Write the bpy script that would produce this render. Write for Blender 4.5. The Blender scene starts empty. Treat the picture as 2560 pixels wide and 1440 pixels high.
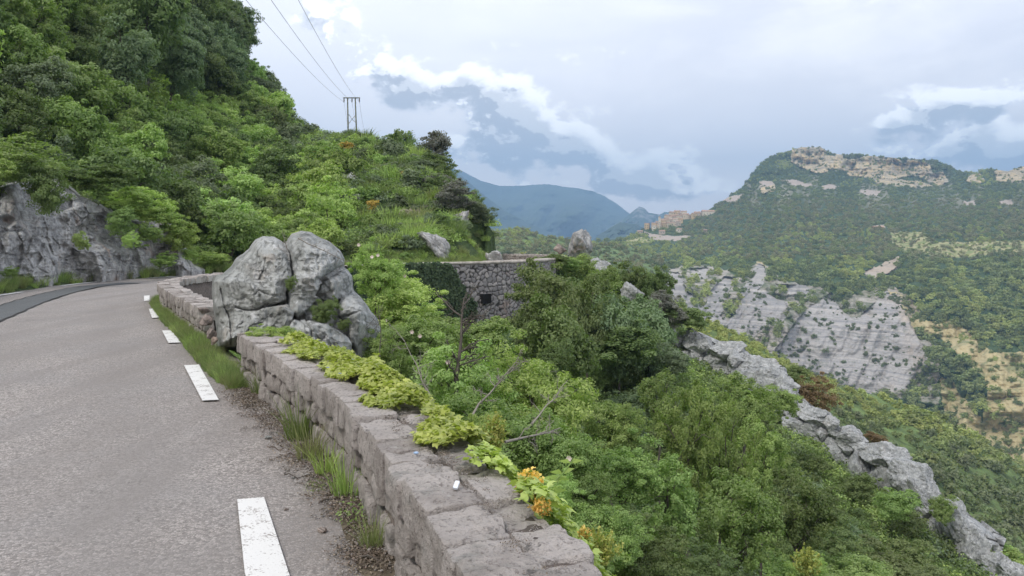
import bpy, bmesh, math, random
import numpy as np
from mathutils import Vector, Matrix
R_ = math.radians
sc = bpy.context.scene
C = sc.collection

# ------------------------------------------------------------------ camera
F = 1934.0; HOR = 600.0; EYE = 1.65
cam = bpy.data.cameras.new('camera'); cam.sensor_width = 36; cam.lens = 36 * F / 2560
cam.shift_y = -(720 - HOR) / 2560; cam.clip_start = 0.05; cam.clip_end = 60000
co = bpy.data.objects.new('camera', cam); C.objects.link(co)
co.location = (0, 0, EYE); co.rotation_euler = (R_(90), 0, 0)
sc.camera = co
sc.render.resolution_x, sc.render.resolution_y = 1024, 576
sc.view_settings.view_transform = 'Standard'; sc.view_settings.look = 'None'
sc.view_settings.exposure = 0.60; sc.view_settings.gamma = 1
cy = sc.cycles
cy.max_bounces = 5; cy.diffuse_bounces = 3; cy.glossy_bounces = 1; cy.transmission_bounces = 3
cy.volume_bounces = 0; cy.transparent_max_bounces = 4; cy.use_denoising = True
cy.caustics_reflective = False; cy.caustics_refractive = False

# ------------------------------------------------------------------ node helpers
class S:
    """a socket with arithmetic"""
    def __init__(s, nt, o): s.nt = nt; s.o = o
    def m(s, op, *b, clamp=False):
        n = s.nt.nodes.new('ShaderNodeMath'); n.operation = op; n.use_clamp = clamp
        put(s.nt, n.inputs[0], s)
        for i, v in enumerate(b): put(s.nt, n.inputs[i + 1], v)
        return S(s.nt, n.outputs[0])
    def __add__(s, b): return s.m('ADD', b)
    def __radd__(s, b): return s.m('ADD', b)
    def __sub__(s, b): return s.m('SUBTRACT', b)
    def __mul__(s, b): return s.m('MULTIPLY', b)
    def __rmul__(s, b): return s.m('MULTIPLY', b)
    def __truediv__(s, b): return s.m('DIVIDE', b)
    def inv(s):
        n = s.nt.nodes.new('ShaderNodeMath'); n.operation = 'SUBTRACT'; n.inputs[0].default_value = 1; put(s.nt, n.inputs[1], s); return S(s.nt, n.outputs[0])
def put(nt, sock, v):
    if isinstance(v, S): nt.links.new(v.o, sock)
    else:
        try: sock.default_value = v
        except Exception: sock.default_value = tuple(v) + (1,)
def ramp(s, a, b, lo=0.0, hi=1.0, smooth=True):
    n = s.nt.nodes.new('ShaderNodeMapRange'); n.interpolation_type = 'SMOOTHSTEP' if smooth else 'LINEAR'
    put(s.nt, n.inputs['Value'], s)
    for k, v in (('From Min', a), ('From Max', b), ('To Min', lo), ('To Max', hi)): put(s.nt, n.inputs[k], v)
    return S(s.nt, n.outputs[0])
def mixc(nt, f, a, b):
    n = nt.nodes.new('ShaderNodeMix'); n.data_type = 'RGBA'
    put(nt, n.inputs[0], f)
    for i, v in ((6, a), (7, b)):
        if isinstance(v, S): nt.links.new(v.o, n.inputs[i])
        else: n.inputs[i].default_value = (v[0], v[1], v[2], 1)
    return S(nt, n.outputs[2])
def noise(nt, vec, scale, detail=4, rough=.55, dist=0, out='Fac'):
    n = nt.nodes.new('ShaderNodeTexNoise'); n.inputs['Scale'].default_value = scale
    n.inputs['Detail'].default_value = detail; n.inputs['Roughness'].default_value = rough; n.inputs['Distortion'].default_value = dist
    if vec is not None: nt.links.new(vec.o, n.inputs['Vector'])
    return S(nt, n.outputs[0] if out == 'Fac' else n.outputs[1])
def voro(nt, vec, scale, feature='F1', rand=1.0, out=0):
    n = nt.nodes.new('ShaderNodeTexVoronoi'); n.feature = feature; n.inputs['Scale'].default_value = scale
    n.inputs['Randomness'].default_value = rand
    if vec is not None: nt.links.new(vec.o, n.inputs['Vector'])
    return S(nt, n.outputs[out])
def attr(nt, name, vec=False):
    n = nt.nodes.new('ShaderNodeAttribute'); n.attribute_name = name
    return S(nt, n.outputs['Color'] if vec else n.outputs['Fac'])
def sepc(nt, v):
    n = nt.nodes.new('ShaderNodeSeparateXYZ'); nt.links.new(v.o, n.inputs[0]); return [S(nt, o) for o in n.outputs]
def comb(nt, x, y, z):
    n = nt.nodes.new('ShaderNodeCombineXYZ')
    for i, v in enumerate((x, y, z)): put(nt, n.inputs[i], v)
    return S(nt, n.outputs[0])
def vmul(nt, v, k):
    n = nt.nodes.new('ShaderNodeVectorMath'); n.operation = 'MULTIPLY'; nt.links.new(v.o, n.inputs[0]); n.inputs[1].default_value = k
    return S(nt, n.outputs[0])
def vadd(nt, v, k):
    n = nt.nodes.new('ShaderNodeVectorMath'); n.operation = 'ADD'; nt.links.new(v.o, n.inputs[0]); put(nt, n.inputs[1], k)
    return S(nt, n.outputs[0])
def gpos(nt): return S(nt, nt.nodes.new('ShaderNodeNewGeometry').outputs['Position'])
def mat(name):
    m = bpy.data.materials.new(name); m.use_nodes = True; nt = m.node_tree
    b = nt.nodes['Principled BSDF']; b.inputs['Roughness'].default_value = .85; b.inputs['Specular IOR Level'].default_value = .25
    return m, nt, b
def bump(nt, b, h, strength=.5, dist=.02):
    n = nt.nodes.new('ShaderNodeBump'); n.inputs['Strength'].default_value = strength; n.inputs['Distance'].default_value = dist
    nt.links.new(h.o, n.inputs['Height']); nt.links.new(n.outputs[0], b.inputs['Normal'])

# ------------------------------------------------------------------ sky and sun
SUN_EL, SUN_AZ = R_(52), R_(-140)      # azimuth from +Y towards +X
w = bpy.data.worlds.new('World'); sc.world = w; w.use_nodes = True
nt = w.node_tree; bg = nt.nodes['Background']
sky = nt.nodes.new('ShaderNodeTexSky'); sky.sky_type = 'NISHITA'; sky.sun_disc = False
sky.sun_elevation = SUN_EL; sky.sun_rotation = SUN_AZ; sky.dust_density = 2.0; sky.air_density = 1.0
d = S(nt, nt.nodes.new('ShaderNodeTexCoord').outputs['Generated'])
dx, dy, dz = sepc(nt, d)
n_ = nt.nodes.new('ShaderNodeMath'); n_.operation = 'ARCTAN2'; put(nt, n_.inputs[0], dx); put(nt, n_.inputs[1], dy); az = S(nt, n_.outputs[0])
el = dz.m('ARCSINE')
def azel(px, py):
    a = math.atan((px - 1280) / F); return a, math.atan((HOR - py) / F * math.cos(a))
def field(az, el):
    """cumulus density over the sky dome: soft banks of cloud plus fractal billows"""
    v = comb(nt, az, el * 1.45, dz * .0)
    f1 = noise(nt, v, 13.0, 8, .60, .12); f0 = noise(nt, v, 5.0, 3, .5, 0)
    D = (f1 - .5) + (f0 - .5) * .5
    B = None
    for (px, py, sx, sy, amp, rot) in BANKS:
        a0, e0 = azel(px, py); c, s_ = math.cos(rot), math.sin(rot)
        u = az - a0; q = el - e0
        a = (u * c + q * s_) / (sx / F); b = (q * c - u * s_) / (sy / F)
        g = ((a * a + b * b) * -1.0).m('EXPONENT') * amp
        B = g if B is None else B + g
    return D * (B.m('ABSOLUTE') * 3.4 + .75).m('MINIMUM', 2.0) + B
BANKS = [(1010, 200, 170, 62, .42, 0), (1230, 300, 120, 60, .40, -.9), (1330, 300, 110, 70, .42, -.7), (1480, 400, 190, 60, .45, -.45),
         (1690, 430, 60, 60, .34, 0), (1200, 380, 130, 45, .36, 0), (2480, 225, 190, 40, .40, .15), (2260, 300, 60, 22, .36, 0),
         (2420, 385, 230, 36, .40, .03), (2560, 400, 150, 60, .3, 0), (1560, 465, 250, 30, .3, 0), (830, 60, 160, 80, .22, -.6), (1500, 130, 200, 50, .12, 0),
         (-300, 250, 400, 120, .3, 0), (3200, 300, 400, 90, .35, 0)]
D0 = field(az, el)
D1 = field(az + .007, el + .014)
mask = ramp(D0, .11, .29)
edge = ramp(D0 - D1, -.015, .075)                 # light on the upper rims, grey bellies
core = ramp(D0 - (D0 - D1) * .8, .17, .42)
v2 = comb(nt, az, el * 3.0, 0.0)
patch_n = noise(nt, comb(nt, az - 1.3, el * 1.8, 0.0), 9.0, 6, .6, .3)
streak = noise(nt, v2, 3.2, 5, .5, .6)
veil = ramp(streak + (patch_n - .5) * .35, .36, .64)
patch = ramp(noise(nt, comb(nt, az + 3.1, el * 1.6, 0.0), 4.5, 4, .55, .3), .42, .68)
skyc = S(nt, sky.outputs[0])
K = 12.8
veilc = mixc(nt, veil, (.55 * K, .565 * K, .625 * K), (.82 * K, .815 * K, .83 * K))
veilc = mixc(nt, patch * .55, veilc, (.50 * K, .53 * K, .63 * K))
# brighter where the thin cloud is lit near the upper middle
a0, e0 = azel(900, 60)
gl = (((az - a0) / .42) * ((az - a0) / .42) + ((el - e0) / .26) * ((el - e0) / .26)) * -1.0
veilc = mixc(nt, gl.m('EXPONENT') * .75, veilc, (.80 * K, .81 * K, .86 * K))
base = mixc(nt, .90, skyc, veilc); hz_ = (el.m('ABSOLUTE') * -5.0).m('EXPONENT'); base = mixc(nt, hz_ * .75, base, (1.06 * K, .95 * K, .90 * K))
ccol = mixc(nt, core, (.80 * K, .80 * K, .84 * K), (.40 * K, .415 * K, .46 * K))
ccol = mixc(nt, edge * (core * -.55 + .9), ccol, (1.14 * K, 1.12 * K, 1.10 * K))
allc = mixc(nt, mask * .95, base, ccol)
# below the horizon: dull ground tone
allc = mixc(nt, ramp(dz, -.08, -.01), (.10 * K, .12 * K, .10 * K), allc)
nt.links.new(allc.o, bg.inputs[0]); bg.inputs[1].default_value = 0.1
w.cycles.sampling_method = 'MANUAL'; w.cycles.sample_map_resolution = 512
sl = bpy.data.lights.new('sun', 'SUN'); sl.energy = 1.5; sl.angle = R_(11); sl.color = (1, .955, .88)
so = bpy.data.objects.new('sun', sl); C.objects.link(so); so.location = (0, 0, 60)
sd = Vector((math.sin(SUN_AZ) * math.cos(SUN_EL), math.cos(SUN_AZ) * math.cos(SUN_EL), math.sin(SUN_EL)))
so.rotation_euler = sd.to_track_quat('Z', 'Y').to_euler()

# ------------------------------------------------------------------ numpy noise
def h3(i, j, k, seed=0):
    h = (i.astype(np.int64) * 374761393 + j.astype(np.int64) * 668265263 + k.astype(np.int64) * 2147483647 + seed * 974711) & 0xffffffff
    h = ((h ^ (h >> 13)) * 1274126177) & 0xffffffff
    h = ((h ^ (h >> 16)) * 2246822519) & 0xffffffff
    return ((h ^ (h >> 15)) & 0xffffff) / float(0xffffff)
def vnoise(P, seed=0):
    P = np.asarray(P, float); I = np.floor(P); f = P - I; f = f * f * f * (f * (f * 6 - 15) + 10); I = I.astype(np.int64); r = 0
    for a in (0, 1):
        for b in (0, 1):
            for c in (0, 1):
                wt = (f[:, 0] if a else 1 - f[:, 0]) * (f[:, 1] if b else 1 - f[:, 1]) * (f[:, 2] if c else 1 - f[:, 2])
                r = r + wt * h3(I[:, 0] + a, I[:, 1] + b, I[:, 2] + c, seed)
    return r * 2 - 1
def fbm(P, oct=4, seed=0, gain=.5, ridged=False):
    P = np.asarray(P, float); a = 1; s = 0; t = 0
    for o in range(oct):
        v = vnoise(P * 2.03 ** o + 17.3 * o, seed + o)
        s = s + a * (1 - 2 * abs(v) if ridged else v); t += a; a *= gain
    return s / t
def worley(P, seed=0, jit=.9):
    """F1, F2, cell id"""
    P = np.asarray(P, float); I = np.floor(P).astype(np.int64); f1 = np.full(len(P), 9.); f2 = f1.copy(); cid = np.zeros(len(P))
    for a in (-1, 0, 1):
        for b in (-1, 0, 1):
            for c in (-1, 0, 1):
                J = I + (a, b, c)
                q = np.stack([J[:, k] + .5 + jit * (h3(J[:, 0], J[:, 1], J[:, 2], seed + 11 * k) - .5) for k in range(3)], 1)
                dd = ((q - P) ** 2).sum(1); idv = h3(J[:, 0], J[:, 1], J[:, 2], seed + 77)
                n1 = dd < f1; f2 = np.where(n1, f1, np.minimum(f2, dd)); cid = np.where(n1, idv, cid); f1 = np.where(n1, dd, f1)
    return np.sqrt(f1), np.sqrt(f2), cid
def tps(ctrl, val):
    ctrl = np.asarray(ctrl, float); val = np.asarray(val, float); n = len(ctrl); sc_ = np.abs(ctrl).max(); X = ctrl / sc_
    def U(r2): return np.where(r2 > 1e-12, r2 * np.log(np.maximum(r2, 1e-12)), 0)
    d2 = ((X[:, None] - X[None]) ** 2).sum(2); A = np.zeros((n + 3, n + 3)); A[:n, :n] = U(d2) + np.eye(n) * 1e-4
    A[:n, n] = 1; A[:n, n + 1:] = X; A[n, :n] = 1; A[n + 1:, :n] = X.T
    w_ = np.linalg.solve(A, np.concatenate([val, [0, 0, 0]]))
    def ev(Q):
        Q = np.asarray(Q, float) / sc_; out = np.empty(len(Q))
        for i in range(0, len(Q), 20000):
            q = Q[i:i + 20000]; out[i:i + 20000] = U(((q[:, None] - X[None]) ** 2).sum(2)) @ w_[:n] + w_[n] + q @ w_[n + 1:]
        return out
    return ev
def inpoly(P, poly):
    poly = np.asarray(poly, float); x, y = P[:, 0], P[:, 1]; ins = np.zeros(len(P), bool); j = len(poly) - 1
    for i in range(len(poly)):
        xi, yi = poly[i]; xj, yj = poly[j]
        ins ^= ((yi > y) != (yj > y)) & (x < (xj - xi) * (y - yi) / (yj - yi + 1e-12) + xi); j = i
    return ins
def pdist(P, line):
    """distance to a polyline"""
    line = np.asarray(line, float); best = np.full(len(P), 1e9)
    for a, b in zip(line[:-1], line[1:]):
        ab = b - a; t = np.clip(((P - a) @ ab) / (ab @ ab), 0, 1); best = np.minimum(best, np.sqrt(((P - a - t[:, None] * ab) ** 2).sum(1)))
    return best
def sstep(x, a, b):
    t = np.clip((x - a) / (b - a), 0, 1); return t * t * (3 - 2 * t)
def PX(px, py, d): return ((px - 1280) / F * d, d, EYE + (HOR - py) / F * d)
def smooth_line(pts, step=.25):
    """Catmull-Rom through the points, resampled evenly"""
    P = np.asarray(pts, float); P = np.vstack([2 * P[0] - P[1], P, 2 * P[-1] - P[-2]]); out = []
    for i in range(1, len(P) - 2):
        t = np.linspace(0, 1, 24, endpoint=False)[:, None]; p0, p1, p2, p3 = P[i - 1], P[i], P[i + 1], P[i + 2]
        out.append(.5 * (2 * p1 + (p2 - p0) * t + (2 * p0 - 5 * p1 + 4 * p2 - p3) * t ** 2 + (3 * p1 - p0 - 3 * p2 + p3) * t ** 3))
    out = np.vstack(out + [P[-2][None]]); s = np.concatenate([[0], np.cumsum(np.linalg.norm(np.diff(out, axis=0), axis=1))])
    n = max(2, int(s[-1] / step)); q = np.linspace(0, s[-1], n)
    return np.stack([np.interp(q, s, out[:, k]) for k in range(P.shape[1])], 1)

# ------------------------------------------------------------------ object helpers
def link(o, parent=None):
    C.objects.link(o)
    if parent is not None: o.parent = parent
    return o
def mesh(name, V, Fc, m=None, smooth=False, attrs=None):
    me = bpy.data.meshes.new(name); V = np.asarray(V, np.float32)
    if isinstance(Fc, np.ndarray):
        k = Fc.shape[1]; me.vertices.add(len(V)); me.vertices.foreach_set('co', V.ravel())
        me.loops.add(Fc.size); me.loops.foreach_set('vertex_index', Fc.astype(np.int32).ravel())
        me.polygons.add(len(Fc)); me.polygons.foreach_set('loop_start', np.arange(0, Fc.size, k, dtype=np.int32))
        me.update(calc_edges=True)
    else: me.from_pydata([tuple(map(float, v)) for v in V], [], Fc)
    if smooth: me.polygons.foreach_set('use_smooth', np.ones(len(me.polygons), bool))
    for k, a in (attrs or {}).items():
        a = np.asarray(a, np.float32); t = me.attributes.new(k, 'FLOAT', 'POINT'); t.data.foreach_set('value', a)
    for mm in (m if isinstance(m, (list, tuple)) else [m] if m else []): me.materials.append(mm)
    me.validate(); me.update()
    return me
def obj(name, me, parent=None, loc=(0, 0, 0), rot=(0, 0, 0), scale=(1, 1, 1)):
    o = bpy.data.objects.new(name, me); link(o, parent); o.location = loc; o.rotation_euler = rot; o.scale = scale; return o
def tag(o, label, cat, group=None):
    o['label'] = label; o['category'] = cat
    if group: o['group'] = group
    return o
def struct(o): o['kind'] = 'structure'; return o
def stuff(o, label, cat): o['kind'] = 'stuff'; return tag(o, label, cat)
def thing(name, label, cat, loc, group=None, rz=0):
    o = bpy.data.objects.new(name, None); o.empty_display_size = .2; link(o); o.location = loc; o.rotation_euler = (0, 0, rz)
    return tag(o, label, cat, group)
def gridF(nu, nv, wrap=False):
    a = np.arange(nu * nv).reshape(nu, nv)
    if wrap: a = np.vstack([a, a[:1]])
    return np.stack([a[:-1, :-1].ravel(), a[1:, :-1].ravel(), a[1:, 1:].ravel(), a[:-1, 1:].ravel()], 1)
def cat_meshes(parts):
    V = []; Fs = []; A = {}; n = 0
    for v, f, *a in parts:
        V.append(v); Fs.append(np.asarray(f) + n); n += len(v)
        for k, x in (a[0] if a else {}).items(): A.setdefault(k, []).append(np.broadcast_to(x, len(v)))
    return np.vstack(V), np.vstack(Fs), {k: np.concatenate(x) for k, x in A.items()}
def tube(pts, rad, n=6):
    P = np.asarray(pts, float); rad = np.broadcast_to(rad, len(P)); T = np.gradient(P, axis=0); T /= np.linalg.norm(T, axis=1)[:, None] + 1e-9
    up = np.array([0.31, .17, .93]); U = np.cross(T, up); U /= np.linalg.norm(U, axis=1)[:, None] + 1e-9; W = np.cross(T, U)
    th = np.linspace(0, 2 * math.pi, n, endpoint=False)
    V = P[:, None] + rad[:, None, None] * (U[:, None] * np.cos(th)[None, :, None] + W[:, None] * np.sin(th)[None, :, None])
    a = np.arange(len(P) * n).reshape(len(P), n); b = np.roll(a, -1, 1)
    return V.reshape(-1, 3), np.stack([a[:-1].ravel(), b[:-1].ravel(), b[1:].ravel(), a[1:].ravel()], 1)
def scatter(name, pts, scl, idx, sources, label, cat, rs=None):
    """one 'stuff' object: sources instanced on points by geometry nodes"""
    pts = np.asarray(pts, np.float32); n = len(pts); me = bpy.data.meshes.new(name); me.vertices.add(n); me.vertices.foreach_set('co', pts.ravel())
    rg = np.random.default_rng(n)
    for k, t, v in (('sc', 'FLOAT', np.asarray(scl, np.float32)), ('rt', 'FLOAT', rg.uniform(0, 6.28, n).astype(np.float32)), ('ix', 'INT', np.asarray(idx, np.int32))):
        me.attributes.new(k, t, 'POINT').data.foreach_set('value', v)
    col = bpy.data.collections.new(name + '_sources')
    for i, s in enumerate(sources): col.objects.link(bpy.data.objects.new('%s_piece.%03d' % (name, i + 1), s))
    ng = bpy.data.node_groups.new(name, 'GeometryNodeTree')
    ng.interface.new_socket('Geometry', in_out='INPUT', socket_type='NodeSocketGeometry'); ng.interface.new_socket('Geometry', in_out='OUTPUT', socket_type='NodeSocketGeometry')
    N = ng.nodes; L = ng.links; gi = N.new('NodeGroupInput'); go = N.new('NodeGroupOutput'); ip = N.new('GeometryNodeInstanceOnPoints'); ci = N.new('GeometryNodeCollectionInfo')
    ci.inputs[0].default_value = col; ci.inputs['Separate Children'].default_value = True; ci.inputs['Reset Children'].default_value = True
    mp = N.new('GeometryNodeMeshToPoints'); L.new(gi.outputs[0], mp.inputs[0]); L.new(mp.outputs[0], ip.inputs['Points']); L.new(ci.outputs[0], ip.inputs['Instance'])
    def at(k, t):
        a = N.new('GeometryNodeInputNamedAttribute'); a.data_type = t; a.inputs[0].default_value = k; return a.outputs[0]
    ip.inputs['Pick Instance'].default_value = True; L.new(at('ix', 'INT'), ip.inputs['Instance Index']); L.new(at('sc', 'FLOAT'), ip.inputs['Scale'])
    cx = N.new('ShaderNodeCombineXYZ'); L.new(at('rt', 'FLOAT'), cx.inputs[2]); L.new(cx.outputs[0], ip.inputs['Rotation']); L.new(ip.outputs[0], go.inputs[0])
    o = obj(name, me); mo = o.modifiers.new('scatter', 'NODES'); mo.node_group = ng
    return stuff(o, label, cat)

# ------------------------------------------------------------------ materials
def leaf_mat(name, dark, light, alt=None, trans=.35, rough=.6):
    m, nt, b = mat(name); v = attr(nt, 'v'); oi = S(nt, nt.nodes.new('ShaderNodeObjectInfo').outputs['Random'])
    c = mixc(nt, v, dark, light)
    if alt is not None: c = mixc(nt, ramp(oi, .35, 1.0, 0, .8), c, alt)
    hs = nt.nodes.new('ShaderNodeHueSaturation'); nt.links.new(c.o, hs.inputs['Color'])
    put(nt, hs.inputs['Value'], ramp(oi.m('MULTIPLY', 7.31).m('FRACT'), 0, 1, .8, 1.22, False)); hs.inputs['Saturation'].default_value = .80; put(nt, hs.inputs['Hue'], ramp(oi.m('MULTIPLY', 3.7).m('FRACT'), 0, 1, .476, .506, False))
    c = S(nt, hs.outputs[0]); put(nt, b.inputs['Base Color'], c); b.inputs['Roughness'].default_value = rough; b.inputs['Specular IOR Level'].default_value = .3
    tr = nt.nodes.new('ShaderNodeBsdfTranslucent'); tc = mixc(nt, .6, c, (light[0] * 1.3, light[1] * 1.5, light[2] * .6)); nt.links.new(tc.o, tr.inputs[0])
    mx = nt.nodes.new('ShaderNodeMixShader'); mx.inputs[0].default_value = trans; nt.links.new(b.outputs[0], mx.inputs[1]); nt.links.new(tr.outputs[0], mx.inputs[2])
    nt.links.new(mx.outputs[0], nt.nodes['Material Output'].inputs['Surface']); return m
M = {}
M['leaf_dark'] = leaf_mat('leaf_dark', (0.083, 0.144, 0.037), (0.200, 0.298, 0.065), (0.177, 0.229, 0.065))
M['leaf_mid'] = leaf_mat('leaf_mid', (0.127, 0.216, 0.041), (0.317, 0.464, 0.083), (0.192, 0.289, 0.068))
M['leaf_light'] = leaf_mat('leaf_light', (0.188, 0.311, 0.055), (0.443, 0.621, 0.110), (0.290, 0.453, 0.097))
M['leaf_grey'] = leaf_mat('leaf_grey', (0.117, 0.167, 0.087), (0.250, 0.319, 0.167), (0.167, 0.239, 0.123))
M['leaf_blue'] = leaf_mat('leaf_blue', (0.109, 0.181, 0.080), (0.232, 0.328, 0.135), (0.164, 0.226, 0.104))
M['leaf_purple'] = leaf_mat('leaf_purple', (0.131, 0.136, 0.122), (0.244, 0.245, 0.209))
M['leaf_rust'] = leaf_mat('leaf_rust', (0.131, 0.102, 0.036), (0.348, 0.246, 0.087))
M['ivy'] = leaf_mat('ivy', (.24, .33, .035), (.52, .62, .08), trans=.3, rough=.45)
M['yellow'] = leaf_mat('yellow', (0.450, 0.300, 0.020), (0.800, 0.580, 0.040), trans=.3)
M['yellow_green'] = leaf_mat('yellow_green', (0.220, 0.250, 0.030), (0.450, 0.450, 0.050), trans=.3)
M['ivy_dark'] = leaf_mat('ivy_dark', (0.029, 0.069, 0.025), (0.081, 0.149, 0.052), trans=.25)
M['grass'] = leaf_mat('grass', (0.081, 0.149, 0.029), (0.253, 0.356, 0.092), (0.345, 0.333, 0.138))
M['litter'] = leaf_mat('litter', (0.090, 0.065, 0.045), (0.320, 0.250, 0.170), trans=.05)
M['flower'] = leaf_mat('flower', (0.280, 0.300, 0.620), (0.420, 0.450, 0.800), trans=.2)
M['broom'] = leaf_mat('broom_blossom', (.70, .40, .015), (.92, .62, .03), trans=.3)
M['pink'] = leaf_mat('pink', (0.600, 0.420, 0.400), (0.800, 0.680, 0.620), trans=.2)
def bark_mat(name, a, b_):
    m, nt, b = mat(name); p = gpos(nt); n = noise(nt, vmul(nt, p, (6, 6, 2)), 3, 4)
    put(nt, b.inputs['Base Color'], mixc(nt, n, a, b_)); bump(nt, b, n, .6, .02); return m
M['bark'] = bark_mat('bark', (.05, .042, .034), (.16, .14, .12))
M['twig'] = bark_mat('twig', (.20, .175, .15), (.36, .33, .29))
def rock_mat(name, lo, hi, warm=.25, scale=1.0, lichen=.5, vn=.28, warmc=(.36, .24, .155)):
    m, nt, b = mat(name); p = vmul(nt, gpos(nt), (scale,) * 3)
    n1 = noise(nt, p, 2.2, 8, .68, .3); n2 = noise(nt, p, 14, 6, .7); n3 = noise(nt, vadd(nt, p, (7, 3, 1)), 1.3, 5, .6, .8)
    c = mixc(nt, ramp(n1, .3, .7), lo, hi)
    c = mixc(nt, ramp(n2, .52, .72, 0, .55), c, tuple(x * .45 for x in lo))
    c = mixc(nt, ramp(n3, .55, .72, 0, warm), c, warmc)
    sp = ramp(noise(nt, p, 5.5, 5, .62, .4), .62, .67, 0, lichen)
    c = mixc(nt, sp, c, tuple(min(.62, x * 1.5 + .06) for x in hi))
    cr = noise(nt, p, 1.7, 9, .62, .9); vein = ramp((cr - .5).m('ABSOLUTE'), 0, .012, 1, 0)
    c = mixc(nt, vein * vn, c, (.05, .05, .048))
    ck = noise(nt, vmul(nt, vadd(nt, p, (3, 9, 4)), (1, 1, .35)), 4.5, 8, .65, .4); v2 = ramp((ck - .5).m('ABSOLUTE'), 0, .02, 1, 0)
    c = mixc(nt, v2 * (vn * .6), c, (.07, .07, .066))
    put(nt, b.inputs['Base Color'], c)
    h = n1 * .5 + n2 * .35 - vein * .25 - v2 * .12 + noise(nt, p, 45, 4, .6) * .22
    bump(nt, b, h, .9, .07 / scale); b.inputs['Roughness'].default_value = .9; return m
M['rock'] = rock_mat('limestone', (.27, .28, .27), (.50, .505, .49), .35, 1.0, .7)
M['rock_ridge'] = rock_mat('ridge_limestone', (.24, .25, .25), (.50, .505, .50), .15, 1.5, .6, .5)
M['rock_cliff'] = rock_mat('cliff_limestone', (.24, .24, .24), (.54, .535, .52), .5, .7, .55, .28, (.46, .31, .22))
M['rock_warm'] = rock_mat('warm_limestone', (.25, .21, .19), (.42, .35, .31), .5)
def wall_mat():
    m, nt, b = mat('wall_stone'); p = gpos(nt); v = attr(nt, 'v')
    n1 = noise(nt, p, 6, 7, .66, .3); n2 = noise(nt, p, 38, 5, .7); n3 = noise(nt, vadd(nt, p, (4, 4, 4)), 3, 4, .6, .5)
    c = mixc(nt, v, (.36, .318, .292), (.62, .565, .53)); c = mixc(nt, ramp(n1, .35, .7, 0, .6), c, (.66, .60, .56))
    c = mixc(nt, ramp(n2, .5, .68, 0, .75), c, (.17, .145, .13))
    c = mixc(nt, ramp(n3, .56, .68, 0, .5), c, (.20, .21, .19))
    top = S(nt, nt.nodes.new('ShaderNodeNewGeometry').outputs['Normal']); tz = sepc(nt, top)[2]
    c = mixc(nt, ramp(noise(nt, p, 9, 6, .7, .6), .60, .66, 0, .7) * ramp(tz, .5, .9), c, (.10, .10, .095))
    c = mixc(nt, ramp(noise(nt, vadd(nt, p, (1, 8, 2)), 7, 5, .7, .4), .66, .70, 0, .7) * ramp(tz, .4, .9), c, (.58, .56, .53))
    put(nt, b.inputs['Base Color'], c); bump(nt, b, n1 * .4 + n2 * .7 + noise(nt, p, 95, 3, .7) * .4 + noise(nt, p, 15, 6, .8, .6) * .6, 1.0, .045); b.inputs['Roughness'].default_value = .95; return m
M['wall'] = wall_mat()
def simple(name, c, rough=.85, vary=0, sc_=4, bm=0):
    m, nt, b = mat(name)
    if vary:
        n = noise(nt, gpos(nt), sc_, 6, .65); put(nt, b.inputs['Base Color'], mixc(nt, ramp(n, .3, .7), tuple(x * (1 - vary) for x in c), tuple(min(1, x * (1 + vary)) for x in c)))
        if bm: bump(nt, b, n, .6, bm)
    else: b.inputs['Base Color'].default_value = (*c, 1)
    b.inputs['Roughness'].default_value = rough; return m
M['mortar'] = simple('mortar', (.15, .125, .11), .95, .4, 20, .01)
def road_mat(name, tint, dark=1.0):
    m, nt, b = mat(name); p = gpos(nt)
    ce = voro(nt, p, 62, 'F1', 1, 1); chip = sepc(nt, ce)[0]; edge_ = voro(nt, p, 62, 'DISTANCE_TO_EDGE'); big = noise(nt, p, .7, 5, .6, .5); fine = noise(nt, p, 26, 4, .7)
    c = mixc(nt, chip, tuple(x * .55 for x in tint), tuple(x * 1.55 for x in tint))
    c = mixc(nt, ramp(edge_, 0, .14, .75, 0), c, tuple(x * .35 for x in tint))
    c = mixc(nt, ramp(fine, .45, .7, 0, .35), c, tuple(x * 1.5 for x in tint))
    c = mixc(nt, ramp(big, .4, .65, 0, .4), c, (tint[0] * .78, tint[1] * .82, tint[2] * .86))
    tr = noise(nt, vmul(nt, p, (1.3, .12, 1)), 1.1, 4, .5); c = mixc(nt, ramp(tr, .45, .62, 0, .45), c, tuple(x * .72 for x in tint)); st = noise(nt, vadd(nt, p, (11, 4, 0)), 2.3, 5, .65, .8); c = mixc(nt, ramp(st, .62, .72, 0, .4), c, tuple(x * .6 for x in tint))
    k_ = attr(nt, 'k'); tk = None
    for c0, w0 in ((.17, .05), (.40, .05), (.62, .05), (.83, .05)):
        g = (((k_ - c0) / w0) * ((k_ - c0) / w0) * -1.0).m('EXPONENT'); tk = g if tk is None else tk + g
    c = mixc(nt, tk * ramp(noise(nt, p, .9, 4, .6), .3, .65, .15, .5), c, tuple(x * .70 for x in tint))
    c = mixc(nt, ramp(k_, .10, .0, 0, .45) * ramp(fine, .35, .6), c, (tint[0] * .62, tint[1] * .56, tint[2] * .50))
    crn = noise(nt, vadd(nt, p, (5, 2, 0)), .55, 9, .6, 1.2); cr = ramp((crn - .5).m('ABSOLUTE'), 0, .0022, 1, 0)
    c = mixc(nt, cr * ramp(big, .5, .6, 0, .7), c, (.05, .045, .04))
    put(nt, b.inputs['Base Color'], c); bump(nt, b, edge_ + chip * .25 + fine * .3, .9, .006); b.inputs['Roughness'].default_value = .88; return m
M['road'] = road_mat('asphalt', (.335, .305, .285))
M['patch'] = road_mat('asphalt_repair', (.155, .165, .17))
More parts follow.
